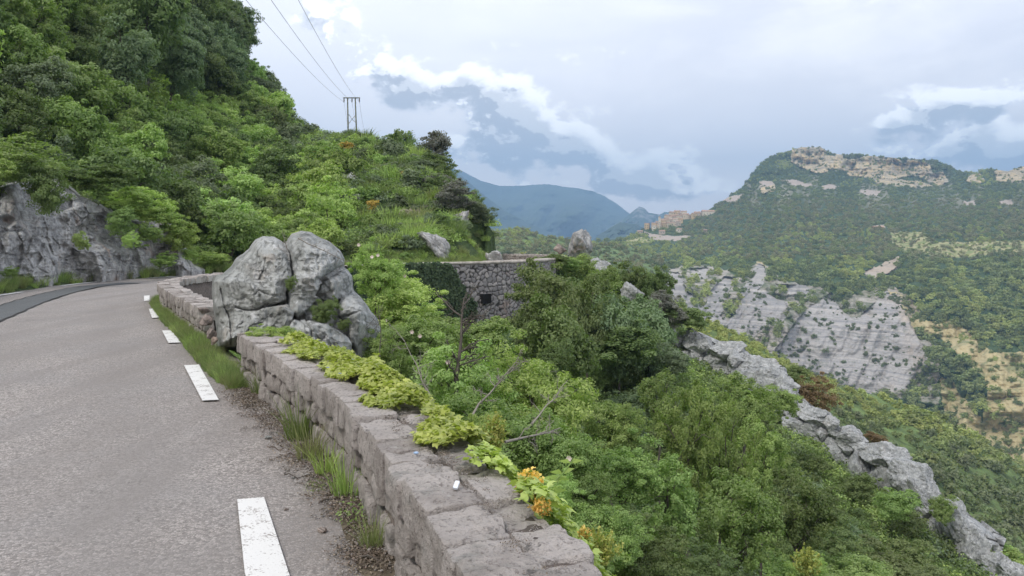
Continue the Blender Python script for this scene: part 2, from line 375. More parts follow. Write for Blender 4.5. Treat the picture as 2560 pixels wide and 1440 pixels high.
def paint_mat():
    m, nt, b = mat('road_paint'); p = gpos(nt); n = noise(nt, p, 55, 5, .72); n2 = noise(nt, p, 7, 4, .6)
    wv = ramp(n + (n2 - .5) * .7, .57, .66); put(nt, b.inputs['Base Color'], mixc(nt, wv, (.74, .73, .71), (.33, .30, .28))); bump(nt, b, n, .5, .006); return m
M['paint'] = paint_mat()
def ground_mat():
    m, nt, b = mat('ground_cover'); p = gpos(nt); n1 = noise(nt, p, .35, 6, .65, .4); n2 = noise(nt, p, 5, 5, .7); n3 = noise(nt, vadd(nt, p, (9, 2, 4)), .22, 5, .6)
    c = mixc(nt, ramp(n2, .3, .7), (.03, .048, .016), (.075, .12, .035)); c = mixc(nt, ramp(n1, .55, .7, 0, .7), c, (.13, .17, .06)); c = mixc(nt, ramp(n3, .60, .72, 0, .65), c, (.15, .115, .085))
    put(nt, b.inputs['Base Color'], c); bump(nt, b, n2, 1, .15); return m
M['ground'] = ground_mat()
M['verge'] = simple('verge_soil', (.12, .10, .07), .95, .5, 12, .02)

# ------------------------------------------------------------------ road and near terrain
WALL = smooth_line([(1.55, -4), (1.05, -1.4), (.45, .8), (.08, 1.9), (-.225, 2.84), (-.485, 3.58), (-1.19, 5.4), (-1.86, 6.7), (-2.6, 8.0), (-3.3, 9.3), (-4.3, 11.2), (-5.46, 13.3), (-6.9, 15.8), (-8.8, 19.3), (-9.75, 22), (-9.9, 25.5), (-9.2, 29),
                   (-7.7, 33), (-5.7, 36.6), (-3, 39.2), (-.6, 41.6), (1.2, 44.5), (2.3, 48), (3.1, 52), (3.4, 56), (3.2, 60), (1.6, 63), (-1, 65)], .2)
LEFT = smooth_line([(-2.6, -14), (-6.1, -2.4), (-7.6, 1.5), (-9.4, 5.5), (-11.6, 10), (-13.6, 15), (-14.9, 20), (-15.8, 24.5), (-16.5, 28.2), (-16.5, 31), (-15.8, 34), (-14, 38), (-11, 41.5), (-7.6, 44.6), (-4.2, 47.0), (-1.9, 49), (-1.1, 52), (-1.2, 55), (-1.8, 58)], .2)
WN = np.gradient(WALL, axis=0); WN /= np.linalg.norm(WN, axis=1)[:, None]; WN = np.stack([WN[:, 1], -WN[:, 0]], 1)   # outward (valley side)
WS = np.concatenate([[0], np.cumsum(np.linalg.norm(np.diff(WALL, axis=0), axis=1))])
def wall_at(s, t=0.0):
    return np.stack([np.interp(s, WS, WALL[:, k] + 0) + t * np.interp(s, WS, WN[:, k]) for k in (0, 1)], -1)
def wall_s(x, y): return WS[np.argmin(((WALL - (x, y)) ** 2).sum(1))]
ROADPOLY = np.vstack([LEFT, WALL[::-1]])
def lat(k, n):                       # a line across the road at k (0 wall, 1 left edge)
    a = WALL[np.linspace(0, len(WALL) - 1, n).astype(int)]; b = LEFT[np.linspace(0, len(LEFT) - 1, n).astype(int)]; return a * (1 - k) + b * k
nr = 260; ks = np.linspace(-.03, 1.04, 16)
V = np.stack([np.column_stack([lat(k, nr), np.zeros(nr)]) for k in ks], 1).reshape(-1, 3)
V[:, 2] += .012 * fbm(V * .5, 2, 3)
rd = struct(obj('road', mesh('road', V, gridF(nr, 16), M['road'], True, {'k': np.tile(ks, nr)})))

TC = []     # control points of the near ground
def tc(px, py, d): TC.append(PX(px, py, d))
for a in WALL[::12]: TC.append((a[0], a[1], 0.0))
for a in LEFT[::14]: TC.append((a[0], a[1], 0.0))
hill = [(0, 640, 30), (0, 470, 33), (100, 300, 40), (100, 60, 50), (-300, 400, 26), (-300, 100, 36), (-900, 300, 22), (-900, -100, 34), (-300, -300, 60), (100, -250, 75), (300, 640, 36), (300, 520, 38), (300, 330, 50), (300, 120, 66), (500, 640, 44), (600, 600, 50), (600, 440, 62), (500, 280, 76),
        (600, 200, 92), (720, 330, 92), (820, 385, 104), (880, 396, 110), (1000, 398, 92), (1080, 400, 77), (1130, 455, 67), (1185, 535, 58), (1222, 600, 53), (900, 470, 72), (1000, 560, 55), (1100, 610, 49), (1120, 640, 47.5),
        (850, 610, 48), (750, 510, 60), (900, 645, 46), (1000, 640, 47), (700, 400, 76)]
for h in hill: tc(*h)
TC += [(-16, 150, 10), (-60, 150, 30), (-90, 80, 60), (-80, 20, 50), (-60, -20, 40), (-30, -15, 16), (10, 110, -26), (30, 90, -18), (-5, 130, -22), (-25, 170, -20), (60, 170, -55), (-5.5, 92, -2), (-1, 84, -8), (-12, 112, 1), (-24, 132, 4), (2, 100, -18),
       (-12, -12, 4), (1.6, 2, -.7), (3, 3, -2.6), (5, 5, -4.2), (8, 8, -6.6), (12, 2, -8), (4, -8, -3), (12, -14, -8), (-.2, 6.5, -1.6), (-1.2, 9.5, -2.2), (2, 9, -3.8), (3.5, 14, -5.3), (-2.6, 13, -3.0), (-5, 20, -4), (-6.5, 25, -3.8), (-5.5, 29, -3.9), (-3, 33.5, -4.2), (0, 37.5, -4.4), (-2, 28, -6), (3, 31, -6.2),
       (4, 24, -6.8), (1, 20, -6.5), (8, 19, -9), (9, 25, -9.5), (8, 31, -7.6), (13, 18, -12.5), (14, 25, -12), (18, 15, -16), (25, 10, -20), (25, 24, -16), (3.5, 43, -3.2), (5, 48, -1.4), (5, 56, -.8), (6, 62, -1.5), (3, 68, -4), (-1.5, 73, -3)]
ridge = [(1440, 640, 62), (1510, 690, 56), (1580, 750, 51), (1700, 880, 46), (1900, 985, 42), (2000, 1090, 38.5), (2200, 1240, 35.5), (2350, 1350, 32.5), (2500, 1470, 30), (2700, 1600, 28)]
for r_ in ridge: tc(*r_); x, y, z = PX(*r_); TC.append((x + 9, y + 9, z - 7.5)); TC.append((x + 22, y + 18, z - 19))
TC += [(45, 5, -33), (60, 40, -45), (60, 80, -48), (30, 62, -26), (22, 75, -20), (75, 120, -62), (80, 0, -52), (80, 170, -66), (30, 130, -34), (20, 66, -9), (12, 80, -6)]
TC = np.array(TC); tz_ = tps(TC[:, :2], TC[:, 2])
def groundz(P):
    P = np.asarray(P, float).reshape(-1, 2); z = tz_(P)
    q = np.column_stack([P, np.zeros(len(P))]); z = z + .35 * fbm(q * .25, 4, 5) + .08 * fbm(q * 1.3, 3, 9)
    ins = inpoly(P, ROADPOLY); dw = pdist(P, WALL[::3]); dl = pdist(P, LEFT[::3])
    lp = inpoly(P, np.vstack([LEFT, [(-3, 64), (-7, 90), (-40, 400), (-500, 400), (-500, -60), (-2, -60)]])); right = ~lp & ~ins
    zr = -.3 - 1.3 * np.clip(dw - .5, 0, 1.2)                # the slope just outside the parapet
    k = sstep(dw, .5, 3.0); z = np.where(right, np.where(dw < 3, np.minimum(zr * (1 - k) + z * k, np.maximum(z, zr)), z), z)
    far = right & (P[:, 1] > 24) & (P[:, 1] < 47) & (dw < 3.5)
    z = np.where(far, -3.9 + .0 * z, z); z = np.where(right & (dw < .47), -.25, z)
    left = ~ins & ~right; kl = sstep(dl, .2, 2.6); z = np.where(left, .03 + .1 * sstep(dl, 0, .5) + (np.maximum(z, .05)) * kl, z)
    return np.where(ins, -.06, z)
gx = np.concatenate([np.linspace(-95, -22, 70), np.linspace(-21.6, 24, 200), np.linspace(25, 75, 45)]); gy = np.concatenate([np.linspace(-22, 0, 30), np.linspace(.3, 62, 230), np.linspace(63, 175, 80)])
XX, YY = np.meshgrid(gx, gy, indexing='ij'); GP = np.stack([XX.ravel(), YY.ravel()], 1); GZ = groundz(GP)
struct(obj('ground', mesh('ground', np.column_stack([GP, GZ]), gridF(len(gx), len(gy)), M['ground'], True)))
GZ2 = GZ.reshape(len(gx), len(gy))
def gridlook(A):
    def f(x, y):
        i = int(np.clip(np.searchsorted(gx, x) - 1, 0, len(gx) - 2)); j = int(np.clip(np.searchsorted(gy, y) - 1, 0, len(gy) - 2)); a = min(max((x - gx[i]) / (gx[i + 1] - gx[i]), 0), 1); b = min(max((y - gy[j]) / (gy[j + 1] - gy[j]), 0), 1)
        return float((A[i, j] * (1 - a) + A[i + 1, j] * a) * (1 - b) + (A[i, j + 1] * (1 - a) + A[i + 1, j + 1] * a) * b)
    return f
gz = gridlook(GZ2); DWf = gridlook(pdist(GP, WALL[::3]).reshape(GZ2.shape)); DLf = gridlook(pdist(GP, LEFT[::3]).reshape(GZ2.shape)); INf = gridlook(inpoly(GP, ROADPOLY).astype(float).reshape(GZ2.shape))

# painted dashes along the valley side, the hill-side line, the resurfaced strip
def flat_quad(name, pts, m, z): return obj(name, mesh(name, [(x, y, z) for x, y in pts], [list(range(len(pts)))], m))
def G(px, py): d_ = EYE * F / (py - HOR); return ((px - 1280) / F * d_, d_)
dashes = [[(593, 1256), (660, 1250), (722, 1442), (760, 1560), (650, 1560), (612, 1442)], [(460, 917), (497, 915), (547, 1004), (506, 1006)], [(405, 829), (428, 828), (452, 859), (421, 860)], [(372, 774), (387, 773), (398, 796), (380, 797)], [(360, 741), (374, 740), (374, 753), (360, 754)]]
for i, q in enumerate(dashes):
    o = flat_quad('road_dash', [G(*p) for p in q], M['paint'], .020)
    tag(o, ['worn white edge dash nearest the camera, cut by the frame', 'worn white edge dash second from the camera beside the stone wall', 'short white edge dash level with the big boulder', 'small white edge dash beside the far parapet', 'smallest white edge dash at the bend'][i], 'road marking', 'white dashes along the wall side of the road')
def ribbon(path, w0, w1, z=.02):
    N_ = np.gradient(path, axis=0); N_ /= np.linalg.norm(N_, axis=1)[:, None]; N_ = np.stack([N_[:, 1], -N_[:, 0]], 1); n = len(path)
    V = np.stack([np.column_stack([path + N_ * t, np.full(n, z)]) for t in (w0, w1)], 1).reshape(-1, 3); return V, gridF(n, 2)
for a, b, lab in ((19.0, 24.4, 'white edge line on the hill side at the left frame edge'), (27.4, 31.2, 'thin white edge line on the hill side under the rock face'), (33.2, 36.5, 'far white edge line where the road meets the bend')):
    pth = LEFT[(LEFT[:, 1] > a) & (LEFT[:, 1] < b)]; v, f = ribbon(pth, .25, .45)
    tag(obj('road_line', mesh('road_line', v, f, M['paint'])), lab, 'road marking', 'white edge lines on the hill side')
pp = smooth_line([G(-900, 1500), G(-420, 960), G(0, 783), G(95, 748), G(170, 728), G(235, 716), G(330, 708)], .3)
v, f = ribbon(pp, -.42, .42, .016); struct(obj('road_patch', mesh('road_patch', v, f, M['patch'])))
M['tar'] = simple('tar_joint', (.05, .05, .05), .6)
for t in (-.42, .42):
    q = pp + np.column_stack([.02 * np.sin(np.arange(len(pp)) * 1.7), .02 * np.cos(np.arange(len(pp)) * 1.3)]); v, f = ribbon(q, t - .022, t + .022, .024); struct(obj('road_joint', mesh('road_joint', v, f, M['tar'])))

# ------------------------------------------------------------------ stone walls
rng = np.random.default_rng(4)
def cube_pts(n):
    """surface grid of a cube in -1..1"""
    V = []; Fs = []; k = 0; g = np.linspace(-1, 1, n); A, B = np.meshgrid(g, g, indexing='ij'); A = A.ravel(); B = B.ravel()
    for ax in range(3):
        for s in (-1, 1):
            q = np.zeros((n * n, 3)); q[:, ax] = s; q[:, (ax + 1) % 3] = A; q[:, (ax + 2) % 3] = B; f = gridF(n, n)
            V.append(q); Fs.append((f if s > 0 else f[:, ::-1]) + k); k += n * n
    return np.vstack(V), np.vstack(Fs)
CUBES = {n: cube_pts(n) for n in (4, 6, 9, 13)}
def stone(s0, s1, t0, t1, z0, z1, n, seed, rough=.012, rnd=16, skew=0):
    q, f = CUBES[n]; m_ = np.abs(q).max(1); p = q * (m_ / ((np.abs(q) ** rnd).sum(1) ** (1 / rnd)))[:, None]
    hs, ht, hz = (s1 - s0) / 2, (t1 - t0) / 2, (z1 - z0) / 2; S_ = (s0 + s1) / 2 + p[:, 0] * hs; T = (t0 + t1) / 2 + p[:, 1] * ht; Z = (z0 + z1) / 2 + p[:, 2] * hz
    S_ = S_ + skew * p[:, 2] * hs; L3 = np.column_stack([S_, T, Z]) ; nz = fbm(L3 * 9 + seed, 4, seed % 97); nz2 = fbm(L3 * 3.1 + seed * .7, 2, seed % 89)
    d3 = p / (np.linalg.norm(p, axis=1)[:, None] + 1e-9); dsp = (nz * rough * 1.5 + nz2 * rough * .9 - np.abs(vnoise(L3 * 17 + seed, 7)) * rough * .45)[:, None] * d3; L3 = L3 + dsp
    xy = wall_at(L3[:, 0], 0) ; nx = np.stack([np.interp(L3[:, 0], WS, WN[:, k]) for k in (0, 1)], -1); xy = xy + nx * L3[:, 1:2]
    return np.column_stack([xy, L3[:, 2]]), f, {'v': float(rng.uniform(0, 1))}
def build_wall(name, label, sa, sb, H, W, ncut, near):
    root = thing(name, label, 'stone wall', (*wall_at((sa + sb) / 2), 0), 'roadside parapet walls')
    off = np.array([*wall_at((sa + sb) / 2), 0.0])
    cop = []; mas = []; ztop = H; zc = H - .2; k = 0
    def nn(s):
        d_ = np.linalg.norm(wall_at(s)); return 13 if d_ < 5 else 9 if d_ < 9.5 else 6 if d_ < 16 else 4
    s = sa
    while s < sb:                                  # top course: road-side row
        l = rng.uniform(.15, .31); e = min(s + l, sb); dz = rng.uniform(-.018, .012); cop.append(stone(s + .004, e - .006, -.03 + rng.uniform(-.03, .016), .24, zc + rng.uniform(-.015, .0), H + dz, nn(s), k, .017)); k += 1; s = e
    s = sa
    while s < sb:                                  # top course: valley-side row
        l = rng.uniform(.16, .36); e = min(s + l, sb); cop.append(stone(s + .004, e - .006, .25, W + rng.uniform(-.02, .03), zc, H + rng.uniform(-.035, .01), nn(s), k, .022)); k += 1; s = e
    z = zc
    for row, hh in enumerate((.19, .18, .16)):
        s = sa + rng.uniform(-.2, 0)
        while s < sb:
            l = rng.uniform(.12, .27); e = min(s + l, sb); pr = rng.uniform(-.02, .035)
            if e - max(s, sa) > .06: mas.append(stone(max(s, sa) + .007, e - .010, .005 + pr, .2, z - hh + .004 + rng.uniform(0, .02), z - .009, nn(s), k, .018, 9, rng.uniform(-.12, .12)))
            k += 1; s = e
        z -= hh
    for nm, pa in (('coping', cop), ('masonry', mas)):
        V, f, A = cat_meshes(pa); obj(nm, mesh(nm, V - off, f, M['wall'], True, A), root)
    n = max(2, int((sb - sa) / .2)); ss = np.linspace(sa + .02, sb - .02, n); pr = [(.045, -.4), (.045, H - .05), (W - .05, H - .05), (W - .03, -1.2), (.045, -1.2)]
    V = np.stack([np.column_stack([wall_at(ss, t), np.full(n, zz)]) for t, zz in pr], 1).reshape(-1, 3); obj('core', mesh('core', V - off, gridF(n, 5), M['mortar']), root)
s_end1 = wall_s(-3.2, 9.1)
build_wall('parapet_wall', 'rough pinkish grey stone wall in the foreground with ivy on its top', wall_s(1.05, -1.4), s_end1, .55, .46, 9, True)
build_wall('parapet_wall', 'low stone wall curving behind the big boulder at the bend', wall_s(-5.0, 12.4), wall_s(-7.7, 33.2), .55, .46, 6, False)
# far retaining wall below the road, rubble masonry in real relief
def retaining(name, label, sa, sb, zt, zb, m):
    nu, nv = int((sb - sa) / .045), int((zt - zb) / .045); ss = np.linspace(sa, sb, nu); zz = np.linspace(zt - .14, zb, nv); A, B = np.meshgrid(ss, zz, indexing='ij'); A = A.ravel(); B = B.ravel()
    q = np.column_stack([A * 3.2, B * 4.0, A * 0 + .5]); q[:, :2] += .25 * np.stack([vnoise(q * 1.3, 3), vnoise(q * 1.3, 4)], 1)
    f1, f2, cid = worley(q, 5, .8); j = sstep(f2 - f1, .03, .16); T = .5 + .06 * j + .02 * fbm(np.column_stack([A, B, A * 0]) * 6, 3, 8) + .02 * cid + .08 * (zt - B) / 3
    V = np.column_stack([wall_at(A, T), B]); root = thing(name, label, 'stone wall', (*wall_at((sa + sb) / 2), 0)); off = np.array([*wall_at((sa + sb) / 2), 0.])
    obj('masonry', mesh('masonry', V - off, gridF(nu, nv), m, True, {'j': j, 'v': cid}), root)
    n = nu; pr = [(-.06, 0), (-.05, zt), (.62, zt), (.62, zt - .13), (.45, zt - .14)]
    V = np.stack([np.column_stack([wall_at(ss, t + .015 * vnoise(np.column_stack([ss * 2, ss * 0, ss * 0]), i)), np.full(n, zz_) + .02 * vnoise(np.column_stack([ss * 3, ss * 0, ss * 0 + i]), 2)]) for i, (t, zz_) in enumerate(pr)], 1).reshape(-1, 3)
    obj('coping', mesh('coping', V - off, gridF(n, 5), M['coping'], True), root); return root
M['coping'] = simple('coping_stone', (.43, .39, .345), .9, .25, 6, .02)
m_, nt, b = mat('rubble'); p = gpos(nt); n = noise(nt, p, 5, 6, .7); c = mixc(nt, attr(nt, 'v'), (.22, .21, .21), (.36, .335, .32)); c = mixc(nt, ramp(n, .5, .7, 0, .6), c, (.12, .12, .115))
c = mixc(nt, ramp(noise(nt, p, .9, 4, .6), .56, .66, 0, .5), c, (.30, .20, .16)); c = mixc(nt, attr(nt, 'j'), (.04, .038, .036), c); put(nt, b.inputs['Base Color'], c); bump(nt, b, n, .6, .05); M['rubble'] = m_
sR0, sR1 = wall_s(-7.7, 33.2), wall_s(2.1, 47.2)
rw = retaining('retaining_wall', 'tall rubble retaining wall carrying the road across the ravine, half under ivy', sR0, sR1, .55, -4.4, M['rubble'])
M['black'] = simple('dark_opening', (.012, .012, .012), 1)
build_wall('parapet_wall', 'far piece of low stone wall closing the next bend beyond the spur', wall_s(2.3, 47.9), wall_s(-.8, 64.9), .5, .46, 4, False)
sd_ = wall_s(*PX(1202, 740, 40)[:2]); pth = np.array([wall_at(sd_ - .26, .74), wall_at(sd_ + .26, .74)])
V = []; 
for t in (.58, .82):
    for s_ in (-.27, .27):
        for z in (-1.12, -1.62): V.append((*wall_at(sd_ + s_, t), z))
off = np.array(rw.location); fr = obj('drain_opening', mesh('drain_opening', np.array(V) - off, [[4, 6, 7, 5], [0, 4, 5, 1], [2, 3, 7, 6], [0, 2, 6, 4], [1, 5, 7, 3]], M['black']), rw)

# ------------------------------------------------------------------ rocks
def poly_rock(seed, sub=5, planes=16, rough=.05, pw=14):
    bm = bmesh.new(); bmesh.ops.create_icosphere(bm, subdivisions=sub, radius=1); D_ = np.array([v.co[:] for v in bm.verts]); Fq = np.array([[v.index for v in f.verts] for f in bm.faces]); bm.free()
    r = np.random.default_rng(seed); N_ = r.normal(size=(planes, 3)); N_ /= np.linalg.norm(N_, axis=1)[:, None]; h = r.uniform(.62, 1.0, planes)
    dt = np.maximum(D_ @ N_.T, 0) / h; rad = 1 / np.maximum(((dt ** pw).sum(1)) ** (1 / pw), .6); rad = np.minimum(rad, 1.35)
    P = D_ * rad[:, None]; f = fbm(P * 1.6 + seed, 4, seed, .55, True); rad2 = 1 + rough * 2.2 * (f - .5) + rough * .7 * fbm(P * 6 + seed, 3, seed + 5)
    cr = fbm(P * 1.1 + seed * 3, 3, seed + 9); rad2 -= .09 * np.exp(-(cr / .035) ** 2)
    return P * rad2[:, None], Fq
def outline_rock(poly, depth, cyd, dist, seed, nth=150, nph=46, rough=.035, pw=.75, scale=1.0):
    """a boulder whose outline seen from the road follows poly (real size at its distance)"""
    q = np.array([PX(x, y, dist) for x, y in poly])[:, [0, 2]]; c = (q.max(0) + q.min(0)) / 2; c = c * .5 + q.mean(0) * .5
    q = np.vstack([q, q[:1]]); sg = np.linalg.norm(np.diff(q, axis=0), axis=1); s = np.concatenate([[0], np.cumsum(sg)]); L = np.linspace(0, s[-1], nth, endpoint=False)
    o = np.stack([np.interp(L, s, q[:, k]) for k in (0, 1)], 1); o = (np.roll(o, 1, 0) + 2 * o + np.roll(o, -1, 0)) / 4 - c
    ph = np.linspace(-math.pi / 2, math.pi / 2, nph); cp = np.cos(ph) ** .5; sp = np.sign(np.sin(ph)) * np.abs(np.sin(ph)) ** .85
    X = c[0] + o[:, None, 0] * cp[None]; Z = c[1] + o[:, None, 1] * cp[None]; Y = dist + cyd + depth * np.broadcast_to(sp, X.shape)
    P = np.stack([X, Y, Z], -1).reshape(-1, 3); n = np.stack([o[:, None, 0] * cp, depth * np.broadcast_to(sp, X.shape), o[:, None, 1] * cp], -1).reshape(-1, 3); n /= np.linalg.norm(n, axis=1)[:, None] + 1e-6
    size = np.ptp(o[:, 0]); k = 1 / size
    d_ = rough * size * (1.6 * (fbm(P * k * 2.2 + seed, 5, seed, .58, True) - .45) + .5 * fbm(P * k * 9, 3, seed + 4))
    f1, f2, ci = worley(P * k * 1.7 + seed, seed); d_ += rough * size * (1.1 * (ci - .5)) * sstep(f2 - f1, .02, .25) - rough * size * .3 * (1 - sstep(f2 - f1, .0, .03))
    return P + n * d_[:, None], gridF(nth, nph, True)
def cpx(pts, ox=500, oy=540, k=3.79): return [(ox + a / k, oy + b / k) for a, b in pts]
BO = [(cpx([(150, 560), (210, 555), (290, 480), (350, 400), (460, 310), (520, 230), (600, 195), (700, 195), (770, 240), (830, 310), (862, 440), (862, 560), (825, 720), (815, 800), (660, 860), (560, 890), (480, 1000), (400, 1130), (380, 1220), (300, 1250), (160, 1250), (150, 1050), (130, 900), (105, 720), (115, 610)]), .95, .3, 11.0, 1),
      (cpx([(825, 230), (870, 170), (960, 140), (1040, 145), (1110, 190), (1230, 240), (1320, 320), (1370, 400), (1360, 470), (1240, 530), (1130, 600), (1180, 660), (1190, 740), (1050, 860), (930, 960), (870, 920), (830, 860), (835, 750), (880, 600), (878, 450), (838, 320)]), .95, .3, 11.3, 2),
      (cpx([(1130, 650), (1270, 565), (1350, 510), (1400, 505), (1440, 560), (1450, 700), (1430, 760), (1300, 790), (1180, 800), (1100, 760)]), .5, .2, 11.1, 3),
      (cpx([(1330, 780), (1450, 735), (1520, 760), (1610, 880), (1690, 980), (1720, 1090), (1640, 1200), (1600, 1300), (1600, 1500), (1445, 1480), (1440, 1250), (1415, 1130), (1420, 1050), (1340, 950), (1310, 850)]), .6, .3, 11.0, 4),
      (cpx([(830, 1010), (900, 980), (1040, 990), (1200, 1020), (1300, 1080), (1400, 1140), (1435, 1200), (1440, 1480), (900, 1480), (830, 1200), (810, 1060)]), .45, .3, 10.3, 5),
      (cpx([(380, 1030), (480, 900), (650, 865), (820, 840), (900, 930), (870, 1000), (820, 1080), (800, 1250), (500, 1330), (370, 1280)]), .5, .3, 10.5, 6),
      (cpx([(200, 620), (500, 450), (700, 400), (1200, 450), (1400, 700), (1500, 1000), (1500, 1700), (300, 1500)]), .55, .9, 11.4, 7)]
OUT = cpx([(150, 560), (210, 555), (290, 480), (350, 400), (460, 310), (520, 230), (600, 195), (700, 195), (770, 240), (812, 268), (832, 215), (870, 170), (960, 140), (1040, 145), (1110, 190), (1230, 240), (1320, 320), (1370, 400), (1365, 480), (1405, 505), (1440, 560), (1455, 700), (1520, 760), (1610, 880), (1690, 980), (1720, 1090), (1640, 1200), (1610, 1300), (1640, 1560), (1600, 1900), (1250, 1950), (900, 1850), (600, 1480), (400, 1330), (300, 1270), (160, 1260), (150, 1050), (130, 900), (105, 720), (115, 610)])
def big_boulder():
    d0 = 10.35; c = np.array([735.0, 735.0]); q = np.array(OUT + OUT[:1], float); sg = np.linalg.norm(np.diff(q, axis=0), axis=1); s = np.concatenate([[0], np.cumsum(sg)]); nth = 460; L = np.linspace(0, s[-1], nth, endpoint=False)
    o = np.stack([np.interp(L, s, q[:, k]) for k in (0, 1)], 1); o = (np.roll(o, 1, 0) + o + np.roll(o, -1, 0)) / 3; o += 3.2 * np.stack([fbm(np.column_stack([o / 26, o[:, 0] * 0 + k]), 4, 3 + k) for k in (0, 1)], 1) - c
    rf = np.sin(np.linspace(0, math.pi / 2, 120)); rb = np.sin(np.linspace(math.pi / 2, 0, 26))[1:]; rho = np.concatenate([rf, rb]); fr = np.concatenate([np.ones(len(rf)), np.zeros(len(rb))])
    X = c[0] + o[:, None, 0] * rho; Y = c[1] + o[:, None, 1] * rho; FR = np.broadcast_to(fr, X.shape); RH = np.broadcast_to(rho, X.shape); pts = np.column_stack([X.ravel(), Y.ravel()]); wp = pts + 4 * np.stack([fbm(np.column_stack([pts / 30, pts[:, 0] * 0 + k]), 3, 13 + k) for k in (0, 1)], 1)
    prof = .95 * (1 - np.sqrt(np.maximum(1 - RH.ravel() ** 2.6, 0)))
    dep = np.full(len(pts), .42); 
    for (poly, *_), off, bl, tx, ty in zip(BO[:6], (0, .05, .14, -.02, -.42, -.16), (.21, .21, .15, .2, .16, .13), (.0, .0012, .001, .0016, .0006, 0), (.0010, .0014, 0, .0004, .0, .0006)):
        ins = inpoly(wp, poly); P_ = np.asarray(list(poly) + [poly[0]]); db = np.minimum(pdist(wp, P_), 34) / 34; cc = P_.mean(0)
        v = off + bl * (1 - np.sqrt(1 - (1 - db) ** 2)) + tx * np.abs(wp[:, 0] - cc[0]) - ty * (wp[:, 1] - cc[1]); dep = np.where(ins, np.minimum(v, 9), dep)
    cracks = [cpx([(205, 700), (230, 850), (275, 930), (285, 1080), (300, 1240)]), cpx([(340, 862), (420, 885), (560, 880), (650, 835)]), cpx([(520, 740), (560, 700), (640, 740)]), cpx([(190, 1000), (250, 1045), (285, 1050)]), cpx([(620, 400), (600, 520), (560, 600)]), cpx([(1340, 960), (1430, 940), (1520, 900)]), cpx([(1140, 320), (1100, 430), (1130, 520)]), cpx([(470, 950), (480, 1040), (440, 1120)]), cpx([(1000, 1000), (1060, 1080), (1050, 1200)]), cpx([(1230, 450), (1290, 400), (1350, 410)])]
    for k, cr in enumerate(cracks): dep += (.10 if k < 2 else .055) * np.exp(-(pdist(wp, np.array(cr)) / 2.0) ** 2)
    n3 = np.column_stack([pts / 60, np.zeros(len(pts))]); face = sstep(1 - RH.ravel(), 0, .02)
    dep += -.10 * (fbm(n3 * .8, 4, 71, .42, True) - .5) + .20 * np.abs(vnoise(n3 * .9 + 5, 81)) + .05 * np.abs(vnoise(n3 * (2.4, 1.6, 1) + 2, 82)) + .035 * np.abs(vnoise(n3 * 6, 83)) - .12 - .022 * fbm(n3 * (4, 2, 1), 4, 73, .6) - .012 * fbm(n3 * 11, 3, 75, .6) ; f1, f2, ci = worley(n3 * 1.5 + .3 * np.column_stack([vnoise(n3 * 3, 1), vnoise(n3 * 3, 2), n3[:, 2]]), 4); dep += .10 * (ci - .5) * sstep(f2 - f1, 0, .3)
    D = np.where(FR.ravel() > 0, d0 + prof + dep * np.maximum(face, .0) + .42 * (1 - face), d0 + 2.7 - prof - .33 + .1 * fbm(n3 * 2, 3, 79)); D = np.where((RH.ravel() > .9999), d0 + .95 + .42, D)
    return np.stack([(pts[:, 0] - 1280) / F * D, D, EYE + (HOR - pts[:, 1]) / F * D], 1), gridF(nth, len(rho), True)
V, f = big_boulder(); oz = np.array([V[:, 0].mean(), V[:, 1].mean(), 0])
tag(obj('boulder', mesh('boulder', V - oz, f, M['rock'], True), loc=oz), 'huge cracked grey limestone boulder standing in the line of the roadside wall', 'boulder')
# small stones that end the low wall against the boulder
for k, (cx, cyy, w_, h_, d_) in enumerate([(520, 800, 34, 34, 11.0), (528, 832, 22, 30, 10.8), (512, 775, 30, 16, 12.0), (536, 850, 18, 24, 10.6)]):
    V, f = poly_rock(60 + k, 4); x, y, z = PX(cx, cyy, d_); s_ = np.array([w_, w_, h_]) * .5 / F * d_
    tag(obj('stone', mesh('stone', V * s_, f, M['rock_warm'], True), loc=(x, y, z)), ['ochre stone at the wall end left of the big boulder', 'small stone low at the foot of the big boulder', 'flat stone on the wall end touching the boulder', 'lowest small stone in the grass by the boulder'][k], 'stone')

